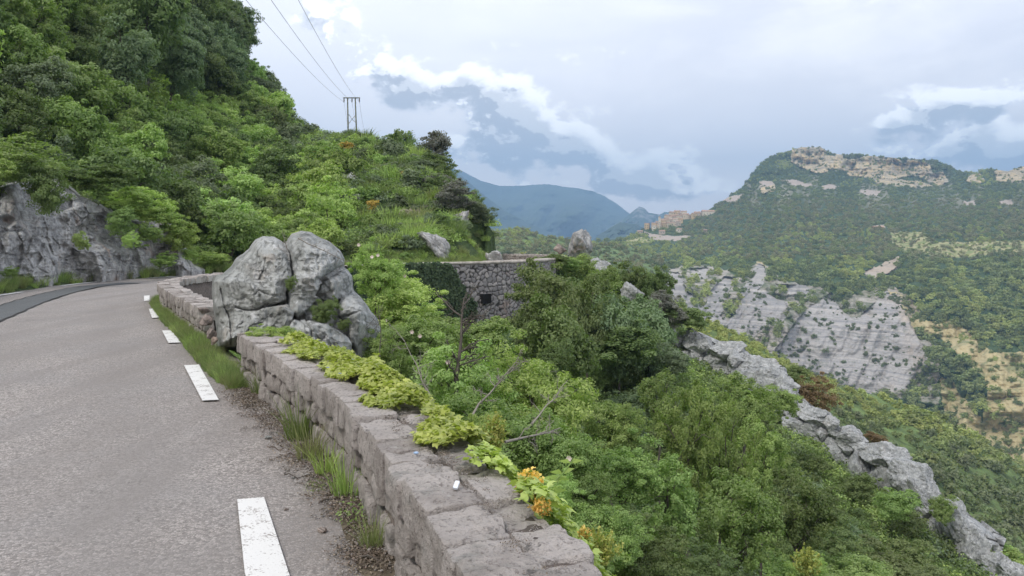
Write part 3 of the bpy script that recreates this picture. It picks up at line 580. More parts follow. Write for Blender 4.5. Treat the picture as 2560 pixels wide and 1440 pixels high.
ROCKM = []
for k in range(9):
    V, f = poly_rock(100 + k, 5, 11 + k, .07, 45); ROCKM.append(mesh('ridge_boulder', V, f, M['rock_ridge'], True)); ROCKM[-1].set_sharp_from_angle(angle=R_(17))
RB = [(110, 170, 70, 100, 0), (190, 140, 70, 70, 0), (230, 190, 100, 80, 0), (190, 235, 110, 70, 0), (270, 170, 60, 60, 0), (380, 215, 130, 95, 0), (330, 265, 110, 70, 0), (280, 312, 65, 80, 0), (370, 312, 140, 90, 0), (460, 262, 120, 100, 0), (430, 225, 80, 60, 0), (545, 325, 170, 95, -.1), (600, 372, 200, 140, .1), (520, 385, 70, 90, 0),
      (703, 440, 60, 70, .7), (735, 490, 80, 80, 0), (690, 520, 90, 80, 0), (800, 540, 90, 90, .5), (735, 555, 70, 60, 0), (750, 605, 70, 50, 0), (870, 585, 120, 70, .1), (830, 640, 160, 120, .3), (790, 695, 130, 60, .5), (890, 555, 50, 40, 0), (960, 610, 80, 70, 0), (740, 655, 50, 50, 0), (985, 660, 90, 50, .2), (920, 665, 80, 60, 0), (1055, 675, 120, 80, .1),
      (850, 735, 110, 80, .3), (920, 730, 80, 70, .6), (980, 740, 70, 90, .5), (1040, 735, 70, 70, 0), (1110, 730, 90, 60, 0), (960, 790, 120, 80, .5), (1010, 850, 150, 180, .6), (1118, 870, 120, 215, .1), (1230, 905, 130, 240, .12), (1255, 810, 160, 110, 0), (1330, 850, 90, 130, .2), (1412, 895, 150, 150, .3), (1400, 955, 140, 90, 0), (1290, 975, 70, 110, 0),
      (1150, 1060, 170, 120, .4), (1140, 1140, 120, 90, .6), (1220, 1225, 130, 150, 0), (1310, 1185, 110, 110, 0), (1475, 1075, 110, 230, -.55), (1560, 1190, 150, 210, -.6), (1630, 1110, 100, 170, -.1), (1455, 1215, 150, 250, -.75), (1390, 1280, 140, 130, -.5), (1450, 1345, 90, 80, 0), (1710, 1275, 140, 190, .15), (1570, 1350, 100, 110, .3), (1630, 1390, 110, 110, -.3), (1722, 1400, 110, 90, 0), (1590, 1435, 100, 60, 0), (1830, 1425, 120, 70, 0), (1920, 1400, 90, 80, .3), (1500, 1400, 100, 70, 0), (1990, 1440, 90, 60, 0)]
rl = {12: 'big smooth pale boulder at the upper bend of the ridge beside the rust coloured bush', 14: 'small dark tilted stone wedged below the big smooth boulder', 36: 'tall narrow boulder in the middle of the rock ridge', 37: 'tall upright boulder with a rounded top on the lower ridge', 40: 'rounded split boulder on the skyline of the lower ridge', 47: 'long slanting slab leaning down the lower ridge', 50: 'large broken slab leaning under the long slanting one', 53: 'pointed boulder near the bottom right corner', 48: 'second leaning slab, right of the long slanting one'}
rg = np.random.default_rng(8)
for i, (cx, cyy, w_, h_, rot) in enumerate(RB):
    px, py = 1640 + cx / 2.1815, 780 + cyy / 2.1815; d_ = np.interp(px, [1690, 1900, 2000, 2200, 2350, 2560], [46, 42, 38.5, 35.5, 32.5, 29]); x, y, z = PX(px, py, d_)
    k = .5 / 2.1815 / F * d_ * 1.36; o = obj('ridge_boulder', ROCKM[i % 9], loc=(x, y, z), rot=(rg.uniform(-.15, .15), rot * 1.0, rg.uniform(-.3, .3)), scale=(w_ * k, (w_ * .6 + h_ * .4) * k, h_ * k))
    tag(o, rl.get(i, 'grey limestone boulder among the crowded rocks of the ridge above the ravine'), 'boulder', 'grey limestone boulders along the ridge')
for i in range(75):
    px = rg.uniform(1700, 2530); pyc = np.interp(px, [1690, 1900, 2000, 2100, 2200, 2300, 2400, 2530], [862, 955, 1062, 1150, 1222, 1280, 1352, 1440]) + rg.normal(8, 26); d_ = np.interp(px, [1690, 1900, 2000, 2200, 2350, 2560], [46, 42, 38.5, 35.5, 32.5, 29]) + .35; k = rg.uniform(16, 34) / F * d_; x, y, z = PX(px, pyc, d_)
    tag(obj('ridge_boulder', ROCKM[i % 9], loc=(x, y, z), rot=(rg.uniform(-.5, .5), rg.uniform(-.8, .8), rg.uniform(0, 6)), scale=(k * rg.uniform(.8, 1.4), k, k * rg.uniform(.7, 1.2))), 'small grey limestone block wedged between the larger ridge boulders', 'boulder', 'small blocks filling the ridge')
def outcrop():
    nu, nv = 560, 110; px = np.linspace(1675, 2490, nu); cyl = np.interp(px, [1675, 1690, 1900, 2000, 2100, 2200, 2300, 2400, 2530, 2640], [862, 866, 965, 1075, 1160, 1232, 1296, 1362, 1452, 1530]); hw = np.interp(px, [1675, 1720, 1900, 2150, 2400, 2640], [22, 46, 50, 66, 80, 70]); D = np.interp(px, [1690, 1900, 2000, 2200, 2350, 2560], [46, 42, 38.5, 35.5, 32.5, 29])
    v = np.linspace(-1, 1, nv); PXX = np.repeat(px, nv) + np.tile(v, nu) * -26; VV = np.tile(v, nu); d0 = np.repeat(D, nv); PY = np.repeat(cyl, nv) + VV * np.repeat(hw, nv)
    q = np.column_stack([PXX * d0 / F, PY * d0 / F, d0 * .2]); q = q + .25 * np.stack([vnoise(q * 1.1, k) for k in (1, 2, 3)], 1); th = .75; qq = np.column_stack([q[:, 0] * math.cos(th) + q[:, 1] * math.sin(th), (-q[:, 0] * math.sin(th) + q[:, 1] * math.cos(th)) * 1.9, q[:, 2]])
    f1, f2, ci = worley(qq * .62, 31); g1, g2, cj = worley(qq * 1.7, 32); DD = d0 + 1.3 * VV ** 2 * np.where(VV < 0, 1.0, .5) + 2.9 - (1 - .7 * sstep(-VV, .4, 1)) * 1.5 * ci * sstep(f2 - f1, 0, .16) + .5 * (1 - sstep(f2 - f1, 0, .10)) - .55 * (cj - .3) * sstep(g2 - g1, 0, .16) + .25 * (1 - sstep(g2 - g1, 0, .08)) - .35 * fbm(q * .9, 4, 33, .5, True) + .06 * fbm(q * 5, 3, 34)
    PY = PY - (VV < -.6) * (VV + .6) ** 2 * 0 + 9 * (ci - .5) * (1 - (VV + 1) / 2) * 2.2
    P = np.stack([(PXX - 1280) / F * DD, DD, EYE + (HOR - PY) / F * DD], 1).reshape(nu, nv, 3); top = P[:, :1] + np.array([0.4, 1.3, -.15]); top2 = P[:, :1] + np.array([1.4, 3.4, -4.5]); P = np.concatenate([top2, top, P], 1)
    tag(obj('rock_ridge', mesh('rock_ridge', P.reshape(-1, 3), gridF(*P.shape[:2]), M['rock_ridge'], True)), 'jagged pale grey limestone spine running down to the bottom right corner', 'rock ridge')
outcrop()
single = [((1446, 612, 27, 42, 60), 'tall dark rock pinnacle on the spur where the road turns out of sight', 'rock_cliff', .0), ((1399, 622, 15, 13, 60), 'small pinkish boulder left of the rock pinnacle', 'rock_warm', 0), ((1512, 668, 34, 20, 54), 'pale rock outcrop in the bushes below the pinnacle', 'rock_ridge', .5), ((1490, 655, 14, 12, 55), 'pale rock lump just under the pinnacle bushes', 'rock_ridge', .2), ((1578, 737, 24, 26, 49), 'smooth round pale rock between dark bushes on the spur', 'rock_ridge', .3),
          ((872, 452, 42, 26, 70), 'jagged dark outcrop in the scrub below the power line poles', 'rock_cliff', .2), ((940, 430, 16, 14, 72), 'small pale rock in the scrub right of the jagged outcrop', 'rock_ridge', 0), ((835, 424, 22, 10, 72), 'flat pale rock in the scrub left of the jagged outcrop', 'rock_ridge', 0), ((1016, 541, 24, 14, 57), 'pinkish rock showing in the middle of the spur slope', 'rock_warm', .1), ((1040, 530, 14, 12, 57), 'small pinkish rock touching the mid slope rock', 'rock_warm', .3),
          ((1092, 618, 62, 24, 49), 'long slanting rock slab above the retaining wall', 'rock_cliff', .75), ((1238, 612, 20, 32, 50), 'dark upright rock at the right tip of the spur', 'rock_cliff', 0), ((1150, 553, 22, 28, 57), 'grey slanting rock in the dark bushes of the spur', 'rock_cliff', .5), ((1212, 634, 16, 9, 48), 'low reddish rock in the bank beside the far road', 'rock_warm', 0), ((905, 490, 20, 10, 66), 'broken pale stones below the jagged outcrop', 'rock_ridge', 0), ((1020, 660, 3, 3, 40), '', '', 0)]
for i, ((px, py, a, b_, d_), lab, mt, rot) in enumerate(single[:-1]):
    if px < 1200 and py < 625:
        for d2 in np.linspace(30, 120, 400):
            x, y, z = PX(px, py + b_ * .3, d2)
            if gz(x, y) > z: d_ = d2; break
    V, f = poly_rock(200 + i, 5, 12, .09); x, y, z = PX(px, py, d_); k = d_ / F
    z = min(z, gz(x, y) + .3 * b_ * k) if px >= 1200 and px < 1300 and py > 595 else z
    tag(obj('rock', mesh('rock', V * (a * k, (a + b_) * .5 * k, b_ * k), f, M[mt], True), loc=(x, y, z), rot=(0, rot, 0)), lab, 'rock')

# ------------------------------------------------------------------ rock face on the hill side
def rock_face():
    nu, nv = 460, 190; top = [(-420, 300), (-120, 420), (0, 455), (90, 430), (150, 440), (200, 480), (250, 500), (300, 540), (360, 545), (430, 545), (450, 590), (480, 640), (512, 672)]; bot = [(-420, 820), (-120, 730), (0, 712), (150, 700), (260, 692), (380, 685), (512, 676)]
    db = [(-420, 15.5), (-120, 21.5), (0, 24.5), (150, 28.2), (260, 30.2), (380, 33.0), (512, 35.5)]
    px = np.linspace(-420, 512, nu); t = np.interp(px, *zip(*top)); b_ = np.interp(px, *zip(*bot)); D = np.interp(px, *zip(*db)) + .7
    v = np.linspace(0, 1, nv); PXX = np.repeat(px, nv); VV = np.tile(v, nu); PY = np.repeat(b_, nv) * (1 - VV) + np.repeat(t, nv) * VV; DD = np.repeat(D, nv) + 2.2 * VV ** 1.3
    q = np.column_stack([PXX * np.repeat(D, nv) / F, DD * .35, (HOR - PY) * DD / F]); f1, f2, ci = worley(q * .55 + .25 * np.stack([vnoise(q * .9, 1), vnoise(q * .9, 2), vnoise(q * .9, 3)], 1), 5); g1, g2, cj = worley(q * 1.9, 8)
    big = fbm(q * .32 + 3, 4, 12, .5, True); st = fbm(q * (1.2, 1.2, 3.0), 4, 14, .55, True)
    DD = DD - 1.15 * (ci - .5) * sstep(f2 - f1, 0, .22) - 1.0 * (big - .5) - .22 * (st - .5) - .45 * (cj - .5) * sstep(g2 - g1, 0, .14) - .09 * fbm(q * 5, 4, 9)
    DD = DD + 3.0 * sstep(VV, .93, 1)      # the top leans back under the bushes
    P = np.stack([(PXX - 1280) / F * DD, DD, EYE + (HOR - PY) / F * DD], 1); P[:, 2] = np.where(VV == 0, -.1, P[:, 2])
    tag(obj('cliff', mesh('cliff', P, gridF(nu, nv), M['rock_cliff'], True)), 'broken grey rock face above the grass bank on the left side of the road', 'rock face')
rock_face()

# ------------------------------------------------------------------ far relief as draped sheets of real depth
def sheet(px0, px1, nu, nv, top, bot, logD, relief, back=.35, vpow=1.0):
    px = np.linspace(px0, px1, nu); t = np.interp(px, *zip(*top)); b_ = np.interp(px, *zip(*bot)); v = np.linspace(0, 1, nv) ** vpow
    PXX = np.repeat(px, nv); VV = np.tile(v, nu); PY = np.repeat(b_, nv) * (1 - VV) + np.repeat(t, nv) * VV
    D = logD(PXX, PY, VV); D = D * (1 + relief(PXX, PY, VV)); P = np.stack([(PXX - 1280) / F * D, D, EYE + (HOR - PY) / F * D], 1).reshape(nu, nv, 3)
    # the far side of the crest falls away
    nb = 6; k = np.arange(1, nb + 1)[None, :, None] / nb; c = P[:, -1:]; B = np.concatenate([c[..., :1] * (1 + back * k), c[..., 1:2] * (1 + back * k), c[..., 2:] - k ** 1.5 * back * .45 * c[..., 1:2]], -1)
    P = np.concatenate([P, B], 1); return P, PXX.reshape(nu, nv), PY.reshape(nu, nv), VV.reshape(nu, nv)
def Nz(x, y, s, o=4, seed=0, rid=False): return fbm(np.column_stack([x.ravel() / s, y.ravel() / s, np.full(x.size, seed * 1.7)]), o, seed, .5, rid).reshape(x.shape)
def lerpD(dt, db, pw=1.0):
    def f(x, y, v): a = np.log(np.interp(x, *zip(*db))); b_ = np.log(np.interp(x, *zip(*dt))); return np.exp(a + (b_ - a) * v ** pw)
    return f
# blue ranges
def range_mat(name, a, b_, r_, rk, s_):
    m, nt, b = mat(name); p = vmul(nt, gpos(nt), (s_,) * 3); n = noise(nt, p, 1, 8, .7); n2 = noise(nt, vmul(nt, p, (1, 1, 2.5)), 2.5, 6, .7)
    c = mixc(nt, ramp(n, .35, .65), a, b_); c = mixc(nt, ramp(n2, rk, rk + .08, 0, .8), c, r_); put(nt, b.inputs['Base Color'], c); bump(nt, b, n2, .8, 40); return m
M['range'] = range_mat('far_range', (.035, .06, .035), (.07, .10, .05), (.20, .19, .17), .60, .0022)
M['peak'] = range_mat('far_peak', (.05, .08, .045), (.08, .12, .06), (.34, .32, .29), .50, .004)
def range_(name, top, bot, dt, db, n, m, rel, s_, px0, px1, seed):
    P, a, b_, v = sheet(px0, px1, n, 70, top, bot, lerpD(dt, db, .8), lambda x, y, v: rel * (Nz(x + y * .7, y * 1.2, s_, 5, seed, True) - .5) * np.clip(1.15 - v, .12, 1), .3)
    P = P.reshape(-1, 3); P[:, 2] += P[:, 1] * .0006 * fbm(P / (P[:, 1].mean() * .006), 3, seed)
    struct(obj(name, mesh(name, P, gridF(n, P.shape[0] // n), m, True)))
range_('far_mountain', [(300, 470), (700, 400), (950, 395), (1080, 405), (1160, 430), (1200, 451), (1250, 465), (1310, 464), (1370, 460), (1410, 467), (1440, 470), (1480, 477), (1510, 490), (1540, 508), (1570, 531), (1620, 566), (1700, 610), (1800, 660)],
       [(300, 640), (1300, 640), (1800, 690)], [(300, 6300), (1800, 6300)], [(300, 3200), (1800, 3400)], 420, M['range'], .22, 90, 300, 1800, 3)
range_('near_blue_ridge', [(300, 380), (900, 400), (1150, 436), (1200, 480), (1260, 525), (1330, 562), (1400, 590), (1480, 620), (1560, 650)], [(300, 660), (1560, 670)], [(300, 4100), (1560, 4100)], [(300, 2700), (1560, 2700)], 300, M['range'], .2, 70, 300, 1560, 5)
range_('far_peak', [(1480, 600), (1530, 565), (1565, 543), (1580, 530), (1598, 516), (1612, 521), (1622, 532), (1650, 536), (1662, 529), (1672, 531), (1690, 548), (1740, 560), (1900, 600), (2100, 640)], [(1480, 640), (2100, 680)], [(1480, 4600), (2100, 4600)], [(1480, 3300), (2100, 3300)], 260, M['peak'], .16, 40, 1480, 2100, 7)
range_('dark_foothill', [(1420, 618), (1480, 600), (1520, 572), (1550, 556), (1590, 560), (1640, 585), (1700, 615), (1800, 650)], [(1420, 650), (1800, 700)], [(1420, 3000), (1800, 3000)], [(1420, 1900), (1800, 1900)], 200, M['range'], .15, 40, 1420, 1800, 9)

# the big mountain across the valley
RTOP = [(1300, 640), (1400, 622), (1480, 606), (1560, 594), (1620, 572), (1680, 552), (1760, 532), (1800, 506), (1850, 474), (1880, 436), (1900, 410), (1930, 390), (1985, 373), (2003, 368), (2052, 368), (2080, 385), (2150, 388), (2230, 394), (2340, 401), (2400, 428), (2440, 434), (2470, 422), (2520, 428), (2560, 415), (2700, 400), (2900, 440), (3200, 470)]
RBOT = [(1300, 720), (1480, 800), (1700, 850), (1950, 990), (2340, 1130), (2560, 1260), (2900, 1400), (3200, 1480)]
ctl = [(1300, 640, 800), (1300, 720, 420), (1480, 606, 980), (1480, 660, 650), (1480, 800, 440), (1620, 572, 1150), (1620, 640, 800), (1660, 690, 620), (1690, 840, 500), (1800, 506, 1300), (1800, 600, 960), (1800, 690, 650), (1810, 830, 540), (1900, 410, 1450), (1900, 500, 1200), (1900, 660, 690), (1960, 980, 500),
       (2003, 368, 1520), (2003, 420, 1480), (2030, 470, 1250), (2150, 388, 1500), (2150, 445, 1450), (2150, 490, 1200), (2230, 394, 1480), (2250, 445, 1430), (2250, 490, 1180), (2340, 401, 1450), (2340, 462, 1400), (2340, 500, 1150), (2100, 600, 850), (2050, 740, 600), (2200, 960, 505), (2220, 730, 600), (2300, 600, 800), (2300, 790, 560),
       (2340, 1120, 440), (2440, 434, 1300), (2440, 500, 1100), (2450, 620, 740), (2420, 850, 520), (2560, 415, 1300), (2560, 600, 740), (2560, 880, 490), (2560, 1250, 370), (2800, 410, 1250), (2800, 700, 600), (2800, 1350, 330), (3200, 470, 1100), (3200, 1480, 300), (3200, 800, 520)]
cD = tps([(a, b) for a, b, _ in ctl], [math.log(c) for *_, c in ctl])
POLY = dict(
 scree=[[(1655, 672), (1760, 660), (1850, 688), (1900, 650), (1960, 702), (2060, 716), (2100, 750), (2215, 708), (2275, 740), (2345, 860), (2345, 1010), (1900, 940), (1750, 840), (1660, 775)]],
 shale=[[(1660, 680), (1695, 680), (1720, 725), (1735, 745), (1730, 765), (1680, 750)], [(1725, 670), (1770, 670), (1772, 695), (1730, 700)], [(1775, 730), (1810, 690), (1840, 695), (1812, 750), (1807, 785), (1782, 792), (1755, 775)],
        [(1845, 725), (1885, 695), (1890, 660), (1912, 665), (1912, 700), (1895, 725), (1930, 740), (1965, 760), (1975, 780), (1950, 815), (1920, 810), (1880, 845), (1840, 840), (1817, 810), (1855, 755)],
        [(2025, 765), (2045, 755), (2080, 730), (2100, 775), (2130, 795), (2150, 790), (2215, 725), (2230, 735), (2255, 740), (2260, 780), (2280, 820), (2310, 865), (2315, 905), (2285, 955), (2230, 985), (2170, 985), (2080, 955), (1990, 915), (1935, 880), (1980, 815)],
        [(2160, 680), (2230, 645), (2250, 640), (2245, 665), (2210, 690), (2175, 702)], [(1940, 710), (2020, 715), (2026, 735), (1960, 735)], [(1700, 740), (1740, 760), (1800, 790), (1850, 830), (1830, 850), (1720, 800)]],
 yellow=[[(2272, 790), (2295, 800), (2325, 805), (2380, 800), (2425, 830), (2450, 865), (2500, 880), (2700, 885), (2700, 1050), (2560, 1050), (2450, 1090), (2470, 955), (2415, 900), (2390, 875), (2335, 835), (2320, 840), (2295, 825)], [(2350, 945), (2380, 955), (2440, 1030), (2480, 1120), (2380, 1060), (2350, 1000)], [(1888, 655), (1914, 662), (1912, 705), (1892, 700)], [(2215, 725), (2260, 740), (2266, 800), (2250, 770)], [(2450, 1080), (2560, 1000), (2700, 1100), (2700, 1250), (2500, 1140)]],
 cliff=[[(1985, 371), (2003, 360), (2052, 360), (2060, 381), (2066, 407), (2065, 425), (2044, 429), (2003, 415), (1985, 404)], [(2091, 386), (2104, 380), (2106, 422), (2088, 425)], [(2124, 402), (2147, 400), (2178, 392), (2222, 390), (2256, 412), (2256, 438), (2235, 443), (2178, 442), (2132, 437), (2118, 417)],
        [(2274, 405), (2323, 410), (2330, 433), (2354, 430), (2364, 453), (2338, 461), (2302, 443), (2266, 435)], [(2426, 438), (2449, 436), (2462, 451), (2441, 459), (2418, 453)], [(2503, 428), (2540, 412), (2700, 396), (2800, 448), (2506, 453)]],
 bare=[[(1954, 451), (1985, 451), (2029, 461), (2016, 468), (1977, 461)], [(2055, 464), (2085, 461), (2096, 468), (2060, 474)], [(1900, 453), (1928, 453), (1936, 466), (1900, 468)], [(2410, 504), (2436, 502), (2438, 512), (2410, 511)], [(2498, 504), (2526, 500), (2529, 510), (2500, 514)], [(1800, 497), (1862, 485), (1832, 508)], [(2180, 565), (2208, 563), (2210, 572), (2182, 572)], [(2150, 475), (2200, 478), (2190, 490), (2160, 486)], [(1615, 580), (1660, 590), (1720, 590), (1700, 602), (1640, 600)]],
 field=[[(2225, 580), (2312, 580), (2325, 605), (2519, 603), (2700, 600), (2700, 635), (2519, 632), (2390, 645), (2235, 626)], [(1560, 604), (1600, 594), (1640, 596), (1625, 606), (1570, 612)], [(1480, 612), (1530, 612), (1520, 622), (1480, 624)]])
for k_, g_ in (('cliff', 1.16), ('bare', 1.15)):
    POLY[k_] = [[(np.mean([p[0] for p in P_]) + (x_ - np.mean([p[0] for p in P_])) * g_, np.mean([p[1] for p in P_]) + (y_ - np.mean([p[1] for p in P_])) * g_) for x_, y_ in P_] for P_ in POLY[k_]]
POLY['cliff'] += [[(2060, 388), (2092, 390), (2090, 424), (2066, 424)], [(2104, 395), (2126, 400), (2120, 430), (2104, 426)], [(2250, 408), (2282, 410), (2276, 440), (2252, 440)], [(1900, 470), (1935, 462), (1940, 476), (1905, 486)], [(2180, 446), (2290, 452), (2340, 466), (2290, 470), (2190, 458)]]
def pmask(kind, x, y, warp=6.0):
    """natural-edged region mask"""
    q = np.column_stack([x.ravel() + warp * Nz(x, y, 14, 4, 21).ravel() * 1.6, y.ravel() + warp * Nz(x, y, 14, 4, 22).ravel()]); m = np.zeros(len(q), bool)
    for p in POLY[kind]: m |= inpoly(q, p)
    return m.reshape(x.shape)
def mlogD(x, y, v): return np.exp(cD(np.column_stack([x, y])))
def mrel(x, y, v):
    s1 = .05 * (Nz(x, y * 1.3, 130, 5, 31, True) - .5); sh = pmask('shale', x, y, 3).astype(float)
    gul = .0095 * (Nz(x * 1.0 + y * .45 + 14 * Nz(x, y, 50, 3, 38), y * .45, 42, 5, 33, True) - .5) * (.35 + sh * .9) * sstep(y, 660, 740); cl = pmask('cliff', x, y, 2).astype(float)
    return s1 * (1 - .75 * sh) + gul + cl * (.012 * Nz(x, y * .35, 10, 4, 35, True) - .012) + .0025 * Nz(x, y * 1.6, 16, 3, 36) * (sh + cl)
MS, mx_, my_, mv_ = sheet(1300, 3200, 880, 420, RTOP, RBOT, mlogD, mrel, .25)
at_ = {}
nb = MS.shape[1] - mx_.shape[1]
for k, wp in (('scree', 9), ('shale', 8), ('yellow', 9), ('cliff', 3), ('bare', 4), ('field', 4)):
    a = pmask(k, mx_, my_, wp).astype(np.float32); at_[k] = np.concatenate([a, np.zeros((a.shape[0], nb), np.float32)], 1)
# weathered edges of the shale turn ochre, upper parts of it are reddish
at_['dry'] = np.concatenate([(sstep(-Nz(mx_, my_, 40, 4, 61), -.02, .3) * sstep(-my_, -545, -500)).astype(np.float32), np.zeros((mx_.shape[0], nb), np.float32)], 1)
at_['ochre'] = np.concatenate([((Nz(mx_, my_, 60, 4, 41) + (mx_ - 2180) / 260 + (760 - my_) / 300) * .5 + .3).astype(np.float32), np.zeros((mx_.shape[0], nb), np.float32)], 1)
m_, nt, b = mat('mountain'); p = gpos(nt); X_, Y_, Z_ = sepc(nt, p); bigv = vmul(nt, p, (.02, .02, .02)); n = noise(nt, bigv, 3, 7, .7); n2 = noise(nt, bigv, 12, 6, .7)
forest = mixc(nt, n, (.035, .06, .022), (.07, .11, .04))
strat = noise(nt, comb(nt, X_ * .004, Y_ * .004, Z_ * .55 + X_ * .045 + n * 2.2), 1, 6, .7); fine = noise(nt, comb(nt, X_ * .01, Y_ * .01, Z_ * 1.7 + X_ * .14 + n * 3), 1, 3, .6)
shale = mixc(nt, ramp(strat, .36, .66), (.26, .25, .245), (.46, .43, .395)); shale = mixc(nt, ramp(fine, .5, .68, 0, .55) * ramp(n, .35, .6, .3, 1), shale, (.46, .43, .40))
shale = mixc(nt, ramp(attr(nt, 'ochre') + (n - .5) * .7, .15, .70, 0, .75), shale, (.46, .36, .26)); shale = mixc(nt, ramp(n, .55, .68, 0, .5), shale, (.20, .20, .175)); shale = mixc(nt, ramp(n2, .55, .66, 0, .5), shale, (.15, .17, .13))
yel = mixc(nt, n2, (.36, .29, .15), (.58, .49, .27)); yel = mixc(nt, ramp(n, .5, .62, 0, .65), yel, (.13, .17, .07))
clf = mixc(nt, ramp(strat, .38, .62), (.26, .225, .16), (.46, .42, .33)); clf = mixc(nt, ramp(n, .40, .60, 0, .8), clf, (.64, .48, .25)); clf = mixc(nt, ramp(fine, .54, .62, 0, .8), clf, (.10, .09, .08)); clf = mixc(nt, ramp(n2, .58, .66, 0, .6), clf, (.13, .14, .10))
bar = mixc(nt, n2, (.32, .26, .21), (.48, .41, .35)); fld = mixc(nt, ramp(noise(nt, bigv, 5, 5, .6), .4, .6), (.21, .25, .085), (.42, .37, .20))
c = forest
dryc = mixc(nt, n2, (.14, .15, .09), (.36, .31, .24)); scr = mixc(nt, ramp(n, .4, .62), mixc(nt, .35, shale, (.40, .34, .25)), (.10, .12, .06))
c = mixc(nt, attr(nt, 'dry') * .8, c, dryc)
for k, cc in (('field', fld), ('bare', bar), ('scree', scr), ('yellow', yel), ('shale', shale), ('cliff', clf)): c = mixc(nt, ramp(attr(nt, k), .35, .65), c, cc)
put(nt, b.inputs['Base Color'], c); bump(nt, b, strat * .5 + fine * .5 + n2 * .4, .6, 1.6); M['mountain'] = m_
struct(obj('mountain', mesh('mountain', MS.reshape(-1, 3), gridF(*MS.shape[:2]), m_, True, {k: v.ravel() for k, v in at_.items()})))
# bright green valley slope between the rock ridge and the gorge
STOP = [(1300, 640), (1420, 655), (1560, 705), (1700, 775), (1790, 812), (1900, 868), (2000, 925), (2100, 968), (2200, 993), (2300, 1024), (2400, 1080), (2480, 1125), (2560, 1185), (2700, 1260), (3100, 1480)]
SBOT = [(1300, 720), (1700, 950), (2000, 1200), (2560, 1650), (3100, 2100)]
SS, sx_, sy_, sv_ = sheet(1300, 3100, 260, 120, STOP, SBOT, lerpD([(1300, 130), (1700, 170), (2200, 230), (3100, 210)], [(1300, 95), (1700, 95), (2560, 80), (3100, 75)], .9), lambda x, y, v: .06 * (Nz(x, y, 120, 4, 51, True) - .5) * (1.2 - v), .35)
M['slope'] = simple('slope_ground', (.12, .17, .055), .95, .5, .15)
struct(obj('slope', mesh('slope', SS.reshape(-1, 3), gridF(*SS.shape[:2]), M['slope'], True)))
# low wooded hill beyond the bend
HTOP = [(1040, 590), (1200, 588), (1245, 577), (1290, 573), (1330, 580), (1380, 594), (1430, 604), (1480, 606), (1560, 615), (1650, 640)]
HS, hx_, hy_, hv_ = sheet(1040, 1650, 160, 50, HTOP, [(1040, 700), (1650, 720)], lerpD([(1040, 640), (1650, 760)], [(1040, 330), (1650, 380)], .9), lambda x, y, v: .05 * (Nz(x, y, 60, 4, 53, True) - .5) * (1.1 - v), .3)
struct(obj('hill', mesh('hill', HS.reshape(-1, 3), gridF(*HS.shape[:2]), M['slope'], True)))
# valley floor reaching the horizon
M['plain'] = simple('valley_floor', (.06, .09, .04), .95, .4, .01)
struct(obj('valley_floor', mesh('valley_floor', [(-6900, -450, -260), (6900, -450, -260), (6900, 7400, -260), (-6900, 7400, -260)], [[0, 1, 2, 3]], M['plain'])))

# ------------------------------------------------------------------ foliage
def leaves(P, N_, size, rg, asp=.5, fold=.25):
    """rhombic folded leaves at P facing N_"""
    n = len(P); T = rg.normal(size=(n, 3)); T -= (T * N_).sum(1)[:, None] * N_; T /= np.linalg.norm(T, axis=1)[:, None] + 1e-9; B = np.cross(N_, T); s = (size * rg.uniform(.65, 1.35, n))[:, None]
    V = np.stack([P - T * s * .5, P + B * s * asp * .5 + N_ * s * fold * .25 - T * s * .05, P + T * s * .5, P - B * s * asp * .5 + N_ * s * fold * .25 - T * s * .05], 1).reshape(-1, 3)
    return V, np.arange(4 * n).reshape(n, 4)
def crown(seed, nl, size, lumps=9, clumps=90, cr=.15, shape=(1, 1, .9), airy=0.0, up=.45):
    rg = np.random.default_rng(seed); L = rg.normal(size=(lumps, 3)); L /= np.linalg.norm(L, axis=1)[:, None];  L *= rg.uniform(.35, .68, lumps)[:, None]; L[0] *= .2
    LR = rg.uniform(.30, .50, lumps) * (1 - .2 * airy); LR[0] = .55
    k = rg.integers(0, lumps, clumps); dn = rg.normal(size=(clumps, 3)); dn[:, 2] += .2; dn /= np.linalg.norm(dn, axis=1)[:, None]; rr = rg.uniform(.55, 1.05, clumps) ** .6; spr = rg.uniform(0, 1, clumps) < .22; rr = np.where(spr, rg.uniform(1.08, 1.5, clumps), rr)
    Cc = L[k] + dn * (LR[k] * rr)[:, None]; cv = rg.uniform(0, 1, clumps); crs = cr * rg.uniform(.6, 1.35, clumps) * np.where(spr, .6, 1)
    j = rg.integers(0, clumps, nl); g = rg.normal(size=(nl, 3)); g /= np.linalg.norm(g, axis=1)[:, None]; g *= (rg.uniform(0, 1, nl) ** .45)[:, None]; g[:, 2] *= .7
    out = Cc[j] + g * crs[j][:, None] * 1.5; N_ = g * .7 + dn[j] * .6 + rg.normal(size=(nl, 3)) * .55; N_[:, 2] += up; N_ /= np.linalg.norm(N_, axis=1)[:, None]
    out *= shape; V, f = leaves(out, N_, size * np.ones(nl), rg); v = np.clip(cv[j] * .55 + rg.uniform(0, .45, nl), 0, 1)
    return V, f, np.repeat(v, 4), L * shape, Cc * shape
